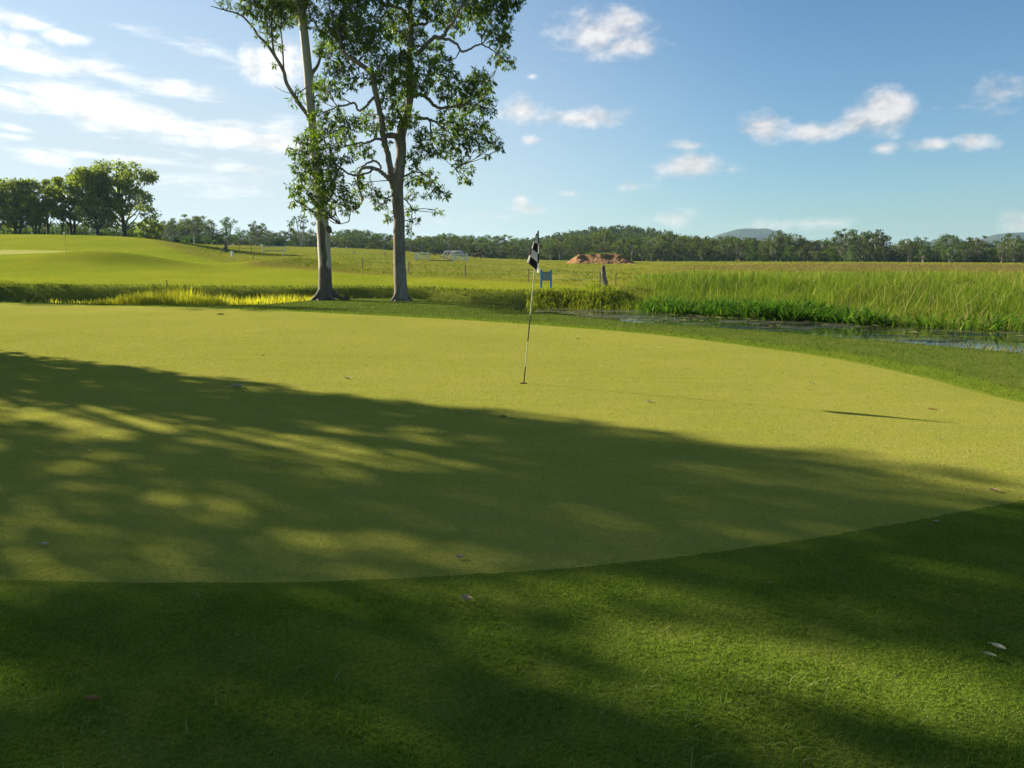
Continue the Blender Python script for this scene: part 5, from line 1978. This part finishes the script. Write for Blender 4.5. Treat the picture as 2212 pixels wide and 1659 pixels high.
def gate_area():
    y = 80.0
    px = y / FPX

    def P(U, V, dy=0):
        p = at(U, V, y + dy)
        return p
    # strainer post with stay
    b = P(487.8, 549)
    b[2] = min(b[2], gz1(b[0], y))
    r = empty('gate_post', b)
    tag(r, 'dark timber gate post with a sloping stay at the edge of the far fairway', 'gate post')
    m = MB()
    m.tube([(0, 0, -.2), P(487.6, 536) - b, P(487.3, 524) - b], np.array([5.6, 5.2, 5.0]) / 2 * px, 10, wob=.03)
    m.build('post', M_BARK_DARK, r)
    m = MB()
    m.tube([P(485, 534) - b, P(475.5, 546) - b], np.array([2.6, 2.8]) / 2 * px, 7)
    m.build('stay', M_BARK_DARK, r)
    # wire gate
    g = empty('wire_gate', P(530, 546))
    tag(g, 'thin dark pipe gate with wire uprights beside the timber gate post', 'gate')
    o = np.array(g.location)
    for a, c, w in (((491, 528.5), (567.5, 530), .9), ((491, 541), (567.5, 545), .7), ((491, 535), (567.5, 537.5), .5)):
        m = MB()
        m.tube([P(*a) - o, P(*c) - o], [w * px / 2] * 2, 6)
        m.build('rail', M_STEEL, g)
    for U, t, bt in ((516.5, 529.2, 546), (542.5, 529.6, 546.5), (491.2, 528.5, 545)):
        m = MB()
        m.tube([P(U, t) - o, P(U, bt) - o], [.55 * px] * 2, 6)
        m.build('upright', M_STEEL, g)
    # white two rail gate
    w = empty('rail_gate', P(592, 547))
    tag(w, 'pale white two rail gate hung beside the wire gate', 'gate')
    o = np.array(w.location)
    for a, c in (((569, 532.6), (615.5, 532)), ((569, 541.2), (615.5, 541.8))):
        m = MB()
        A, C = P(*a) - o, P(*c) - o
        m.box((A + C) / 2, (C[0] - A[0], .05, 1.9 * px))
        m.build('rail', M_GALV, w)
    for U, t, bt in ((568, 529, 547), (615, 531.5, 546)):
        m = MB()
        m.tube([P(U, t) - o, P(U, bt) - o], [1.3 * px] * 2, 7)
        m.build('post', M_GALV, w)


gate_area()


def rail_panels():
    for (xs, rails, y, Vt, Vb, label) in (
            ([896.5, 900.5, 925], [546.8, 553, 558.6], 92.0, 544.5, 563.5, 'white three rail fence panel standing alone right of the grey gum trunk'),
            ([979, 1009], [550.2, 555.6, 560.6], 92.0, 547.5, 565, 'white three rail fence panel in front of the grey horses')):
        px = y / FPX
        c = at((xs[0] + xs[-1]) / 2, Vb, y)
        r = empty('rail_fence_panel', (c[0], y, gz1(c[0], y)))
        tag(r, label, 'fence', 'white rail fence panels in the paddock')
        o = np.array(r.location)
        for i, U in enumerate(xs):
            t = at(U, Vt + (1.5 if i == 1 and len(xs) == 3 else 0), y)
            x = t[0] - o[0]
            zb = gz1(t[0], y) - o[2] - .1
            m = MB()
            m.box((x, 0, (t[2] - o[2] + zb) / 2), (2.6 * px, .12, t[2] - o[2] - zb))
            m.build('post', M_WHITE, r)
        a0 = xs[0] if len(xs) == 2 else xs[1]
        for k_, V in enumerate(rails):
            A, C = at(a0 if k_ else xs[0], V, y) - o, at(xs[-1], V, y) - o
            m = MB()
            m.box(((A[0] + C[0]) / 2, -.075, A[2]), (C[0] - A[0] + .1, .04, 1.9 * px))
            m.build('rail', M_WHITE, r)
    # low and fallen timber rails between the panels, dark rails of the yard behind
    y = 92.0
    r = empty('fallen_rail', at(952, 563, y))
    tag(r, 'long dark timber rail lying low between the two white fence panels', 'rail')
    o = np.array(r.location)
    m = MB()
    m.tube([at(926, 562, y) - o, at(979, 563, y) - o], [.05, .05], 7)
    m.build('rail', M_TIMBER, r)
    r = empty('fallen_rail', at(965, 558, y + 1))
    tag(r, 'dark timber rail sloping down to the foot of the right white panel', 'rail')
    o = np.array(r.location)
    m = MB()
    m.tube([at(951, 554, y + 1.5) - o, at(979, 562, y + .5) - o], [.045, .05], 7)
    m.build('rail', M_TIMBER, r)
    y = 135.0
    r = empty('yard_fence', (at(952, 552, y)[0], y, gz1(at(952, 552, y)[0], y)))
    tag(r, 'grey timber rail fence in the shade of the bush line behind the horses', 'fence')
    o = np.array(r.location)
    for V in (546.8, 550.2):
        m = MB()
        m.tube([at(908, V - .6, y) - o, at(975, V, y) - o], [.055, .055], 6)
        m.build('rail', M_TIMBER, r)
    for U in (915, 939, 964):
        t = at(U, 545.5, y) - o
        m = MB()
        m.tube([(t[0], 0, gz1(t[0] + o[0], y) - o[2] - .1), (t[0], 0, t[2])], [.09, .08], 7)
        m.build('post', M_TIMBER, r)


rail_panels()


def dirt_mound():
    y0 = 106.0
    c = at(1300, 568, y0)
    zb = gz1(c[0], y0)
    px = y0 / FPX
    crest = np.array([(1222, 569.5), (1232, 563), (1243, 555), (1252, 549.5), (1262, 548), (1275, 548.5), (1290, 547.5), (1305, 548), (1318, 547), (1330, 548), (1342, 549.5), (1352, 555), (1364, 562), (1380, 569.5)])
    nx, ny = 120, 34
    xs = np.linspace(at(1220, 560, y0)[0], at(1384, 560, y0)[0], nx)
    cU = np.array([at(u, v, y0)[[0, 2]] for u, v in crest])
    hz = np.interp(xs, cU[:, 0], cU[:, 1]) - zb
    V = []
    for j in range(ny):
        f = j / (ny - 1)
        yy = y0 - 2.6 + f * 8.0
        # talus at the foot, steep cut face, flat top, gentle back
        prof = np.interp(f, [0, .20, .30, .38, .75, 1], [0, .42, .62, .98, .95, 0])
        n_ = (vnoise(xs * 1.5 + 7, np.full(nx, yy * 1.6), 81) - .5) * 0.18 + (vnoise(xs * 4, np.full(nx, yy * 4), 82) - .5) * 0.12
        z = hz * prof + n_ * np.minimum(1, hz * 1.2) * (1 if 0 < f < 1 else 0)
        shift = (vnoise(xs * 0.9, np.full(nx, 3.0), 83) - .5) * 1.2 * math.sin(f * 3.14)
        V.append(np.stack([xs - c[0], np.full(nx, yy - y0) + shift, z - 0.05], 1))
    V = np.array(V).reshape(-1, 3)
    idx = np.arange(nx * ny).reshape(ny, nx)
    q = np.stack([idx[:-1, :-1], idx[:-1, 1:], idx[1:, 1:], idx[1:, :-1]], -1).reshape(-1, 4)
    m_, k = new_mat('red_earth')
    tc = k.n('ShaderNodeTexCoord')
    n1 = k.noise(tc.outputs['Object'], 1.6, 6, 0.7)
    n2 = k.noise(tc.outputs['Object'], 6, 5, 0.7)
    col = k.mix(k.ramp(n1, .35, .65), (0.19, 0.090, 0.032), (0.32, 0.182, 0.078))
    finish(k, bsdf(k, col, 0.95, 0.1, bump(k, n2, 1.0, 0.18)))
    root = empty('dirt_mound', (c[0], y0, zb))
    tag(root, 'red brown heap of dug earth with a cut face in the paddock', 'earth mound')
    link('soil', np_mesh('soil', V, [q], smooth=False), m_, root)
    P = []
    for i in range(900):
        u = rng.uniform(1268, 1335)
        x = at(u, 548, y0)[0]
        P.append((x - c[0], rng.uniform(.6, 3.2), np.interp(x, xs, hz) * .93))
    P = np.array(P)
    Vb, qb, tb, bi = blades(P, rng.uniform(.1, .3, len(P)), rng.uniform(.05, .1, len(P)), rng.uniform(.2, 1, len(P)), seg=2)
    o = link('grass_tuft', np_mesh('grass_tuft', Vb, [qb, tb], {'tint': rng.random(len(P))[bi]}), leaf_mat('mound_grass', (.07, .13, .02), (.14, .19, .03), None, .3), root)
    tag(o, kind='stuff')


dirt_mound()


def horse(name, U, Vfoot, y, length, face, coat, label, pose, mane):
    """face: -1 head to the left of the picture, +1 to the right; pose graze or stand"""
    x = at(U, Vfoot, y)[0]
    z = gz1(x, y)
    root = empty(name, (x, y, z))
    tag(root, label, 'horse')
    s = length / 2.3
    H = 1.5
    if pose == 'graze':
        neck = [(.86, 0, 1.22, .20), (1.08, 0, .98, .15), (1.24, 0, .66, .12)]
        head = [(1.32, 0, .42, .115), (1.36, 0, .25, .085), (1.37, 0, .10, .062)]
    else:
        neck = [(.86, 0, 1.40, .20), (1.05, 0, 1.60, .145), (1.18, 0, 1.76, .12)]
        head = [(1.34, 0, 1.74, .115), (1.48, 0, 1.60, .085), (1.58, 0, 1.50, .06)]
    verts, edges, rad = [], [], []

    def add(p, r, prev=None):
        verts.append((p[0] * s * face, p[1] * s, p[2] * s))
        rad.append(r * s)
        if prev is not None:
            edges.append((prev, len(verts) - 1))
        return len(verts) - 1
    pelvis = add((-.58, 0, 1.20), .33)
    croup = add((-.82, 0, 1.18), .25, pelvis)
    belly = add((-.12, 0, 1.10), .35, pelvis)
    chest = add((.36, 0, 1.14), .33, belly)
    sh = add((.66, 0, 1.20), .28, chest)
    p = sh
    for q in neck:
        p = add(q[:3], q[3], p)
    for q in head:
        p = add(q[:3], q[3], p)
    for sd_, st in ((-1, .0), (1, .14)):
        # hind leg: stifle forward, hock back, near vertical shank
        a = add((-.62 + st * .4, sd_ * .17, .86), .20, pelvis)
        b = add((-.56 + st, sd_ * .17, .70), .13, a)
        c = add((-.80 + st, sd_ * .16, .47), .075, b)
        d = add((-.76 + st, sd_ * .16, .16), .05, c)
        add((-.72 + st, sd_ * .16, .02), .062, d)
        a = add((.56 + st * .5, sd_ * .15, .86), .16, sh)
        b = add((.56 + st, sd_ * .15, .48), .075, a)
        c = add((.55 + st, sd_ * .15, .15), .046, b)
        add((.58 + st, sd_ * .15, .02), .06, c)
    me = bpy.data.meshes.new('body')
    me.from_pydata(verts, edges, [])
    body = bpy.data.objects.new('body', me)
    COL.objects.link(body)
    body.parent = root
    sk = body.modifiers.new('skin', 'SKIN')
    sk.use_smooth_shade = True
    for i, r in enumerate(rad):
        me.skin_vertices[0].data[i].radius = (r, r)
        me.skin_vertices[0].data[i].use_root = (i == 0)
    ss = body.modifiers.new('sub', 'SUBSURF')
    ss.levels = ss.render_levels = 2
    me.materials.append(coat)
    # ears, mane and tail
    hd = head[0] if pose == 'stand' else head[0]
    for sd_ in (-1, 1):
        m = MB()
        if pose == 'stand':
            a, b = (1.22, sd_ * .06, 1.82), (1.22, sd_ * .08, 2.00)
        else:
            a, b = (1.25, sd_ * .07, .60), (1.16, sd_ * .09, .54)
        A, Bb = np.array(a) * s * (face, 1, 1), np.array(b) * s * (face, 1, 1)
        m.tube([A, (A + Bb) / 2, Bb], np.array([.04, .035, .008]) * s, 6)
        m.build('ear', coat, root, smooth=True)
    m = MB()
    mn = [neck[0], neck[1], neck[2]]
    off = (-.10, 0, .13) if pose == 'graze' else (-.13, 0, .06)
    if pose == 'graze':
        off = (.06, 0, .13)
    pts = np.array([(q[0] + off[0], 0, q[2] + off[2]) for q in mn]) * s * (face, 1, 1)
    m.tube(spline(pts, 7), np.array([.05, .07, .08, .08, .075, .06, .03]) * s, 7)
    m.build('mane', mane, root, smooth=True)
    m = MB()
    pts = np.array([(-1.00, 0, 1.24), (-1.12, 0, 1.10), (-1.16, 0, .80), (-1.13, 0, .48)]) * s * (face, 1, 1)
    m.tube(spline(pts, 8), np.array([.05, .065, .08, .085, .085, .075, .06, .02]) * s, 7)
    m.build('tail', mane, root, smooth=True)


M_GREY_COAT = plain('grey_coat', (0.42, 0.40, 0.37), 0.8, 0.22, 3)
M_PALE_COAT = plain('pale_coat', (0.50, 0.47, 0.42), 0.8, 0.25, 2.5)
M_BROWN_COAT = plain('brown_coat', (0.12, 0.050, 0.025), 0.7, 0.3, 3)
M_DARK_HAIR = plain('dark_hair', (0.04, 0.03, 0.025), 0.8, 0.3, 5)
M_GREY_HAIR = plain('grey_hair', (0.30, 0.28, 0.25), 0.8, 0.3, 5)
horse('horse', 974, 560, 117, 2.10, -1, M_GREY_COAT, 'grey horse grazing with its head down left, partly behind the other grey horse', 'graze', M_GREY_HAIR)
horse('horse', 991, 561.5, 112, 2.20, -1, M_PALE_COAT, 'pale grey horse grazing right behind the white rail panel', 'graze', M_GREY_HAIR)
horse('horse', 1032.5, 561, 128, 1.62, 1, M_BROWN_COAT, 'small brown horse standing by the bush line with its head to the right', 'stand', M_DARK_HAIR)


def fallen_leaf(U, V, Lpx, kind, label, rot=0.0, curl=0.8):
    p = hit(U, V)
    cols = {'grey': (0.54, 0.43, 0.30), 'brown': (0.38, 0.18, 0.065), 'pale': (0.68, 0.60, 0.40), 'tan': (0.52, 0.38, 0.21), 'green': (0.28, 0.31, 0.16), 'pink': (0.70, 0.45, 0.27), 'white': (0.74, 0.71, 0.60), 'dark': (0.09, 0.055, 0.03)}
    key = 'dead_leaf_' + kind
    m = bpy.data.materials.get(key) or plain(key, cols[kind], 0.75, 0.25, 30)
    L = Lpx / FPX * math.hypot(p[1], EYE)
    nl, nw = 9, 5
    Vv = []
    for i in range(nl):
        f = i / (nl - 1)
        w = L * 0.25 * (math.sin(f * math.pi) ** 0.7 + 0.03)
        for j in range(nw):
            g = (j / (nw - 1) - .5) * 2
            zz = curl * w * (g * g) * 0.9 + L * 0.14 * curl * (2 * f - 1) ** 2 + 0.004 + rng.normal(0, L * .006)
            Vv.append(((f - .5) * L, g * w * (1 - 0.25 * curl * abs(g)), zz))
    Vv = np.array(Vv)
    th = np.array((0, 0, max(0.0008, L * 0.012)))
    n = nl * nw
    q = [(i * nw + j, (i + 1) * nw + j, (i + 1) * nw + j + 1, i * nw + j + 1) for i in range(nl - 1) for j in range(nw - 1)]
    root = empty('fallen_leaf', (p[0], p[1], gz1(p[0], p[1]) + (0.014 if V > 1262 else 0.006)), rot)
    tag(root, label, 'leaf', 'fallen leaves on the grass')
    mb = MB()
    mb.add(np.concatenate([Vv, Vv - th]), q + [tuple(n + k_ for k_ in f[::-1]) for f in q])
    mb.build('leaf_blade', m, root, smooth=True)
    st = MB()
    st.tube([(-L * .5, 0, .004 + L * .14 * curl), (-L * .60, L * .02, .006 + L * .12 * curl), (-L * .68, L * .01, .004)], [L * .014, L * .011, L * .009], 5)
    st.build('stalk', m, root)


for a in [(512, 838, 26, 'grey', 'large grey curled leaf at the edge of the tree shadow', .3, 1.1),
          (751, 819, 17, 'pale', 'pale dry leaf lying in the sun left of the flagstick', 0, .6),
          (477, 680, 16, 'dark', 'dark leaf scrap at the far left of the sunny green', .2, .5),
          (568, 769, 7, 'dark', 'tiny dark leaf scrap on the sunny green above the large grey leaf', .8, .5),
          (1008, 892, 9, 'white', 'tiny whitish leaf on the shadow edge left of the dark leaf', 1.2, .9),
          (1087, 902, 16, 'dark', 'dark brown leaf at the shadow edge below the flagstick', -.2, .6),
          (1250, 733, 9, 'dark', 'small dark leaf beyond the flagstick towards the pond', .4, .4),
          (1404, 870, 15, 'pale', 'pale leaf in the sun under the flagstick shadow', -.1, .6),
          (1753, 829, 9, 'white', 'small white leaf near the right back of the green', 0, .7),
          (1484, 797, 7, 'tan', 'tiny tan leaf scrap in the middle of the sunny green', .5, .4),
          (2012, 885, 18, 'brown', 'thin brown twig-like leaf above the flag shadow', -.2, .3),
          (2028, 950, 8, 'white', 'tiny white fleck of leaf right of the flag shadow', .3, .6),
          (2148, 1063, 21, 'pink', 'pinkish leaf at the right near the green edge', -.5, .8),
          (2022, 1130, 14, 'tan', 'tan leaf at the right corner of the shaded green', -.2, .7),
          (2008, 1138, 14, 'brown', 'brown leaf just below the tan leaf at the green corner', .3, .7),
          (95, 1181, 22, 'grey', 'pale grey leaf on the shaded green at far left', .1, .9),
          (994, 1209, 20, 'grey', 'grey curled leaf on the shaded green just inside its front edge', .3, 1.3),
          (1008, 1304, 30, 'tan', 'long tan rolled leaf on the rough just below the green edge', -.45, 1.4),
          (200, 1521, 28, 'brown', 'brown leaf on the dark rough at the lower left', .1, 1.0),
          (2155, 1408, 30, 'pale', 'pale leaf with a grey tip on the rough at the lower right', -1.0, .9),
          (2137, 1424, 26, 'green', 'slim grey green leaf beside the pale leaf on the rough', -.7, .5),
          (195, 975, 7, 'white', 'tiny white leaf in the sun patch at the left of the green', .2, .5),
          (845, 1113, 6, 'white', 'tiny white fleck of leaf in the middle of the shaded green', 0, .5),
          (1662, 1266, 14, 'brown', 'thin rusty leaf on the rough near the front green edge', -.1, .3),
          (1812, 692, 9, 'dark', 'small dark leaf scrap on the fringe by the pond', .2, .4)]:
    fallen_leaf(*a)


# ------------------------------------------------------------------ the air
def haze():
    m = MB()
    lo, hi = np.array((-2700.0, -350.0, -3.0)), np.array((2700.0, 2900.0, 74.0))
    m.box((lo + hi) / 2, hi - lo)
    mt, k = new_mat('haze_air')
    v = k.n('ShaderNodeVolumePrincipled')
    v.inputs['Color'].default_value = (0.50, 0.76, 1.0, 1)
    v.inputs['Density'].default_value = HAZE
    v.inputs['Anisotropy'].default_value = 0.25
    o = k.n('ShaderNodeOutputMaterial')
    k.link(v.outputs[0], o.inputs['Volume'])
    tag(m.build('haze', mt), 'thin bluish haze in the air over the whole landscape', kind='stuff')


haze()
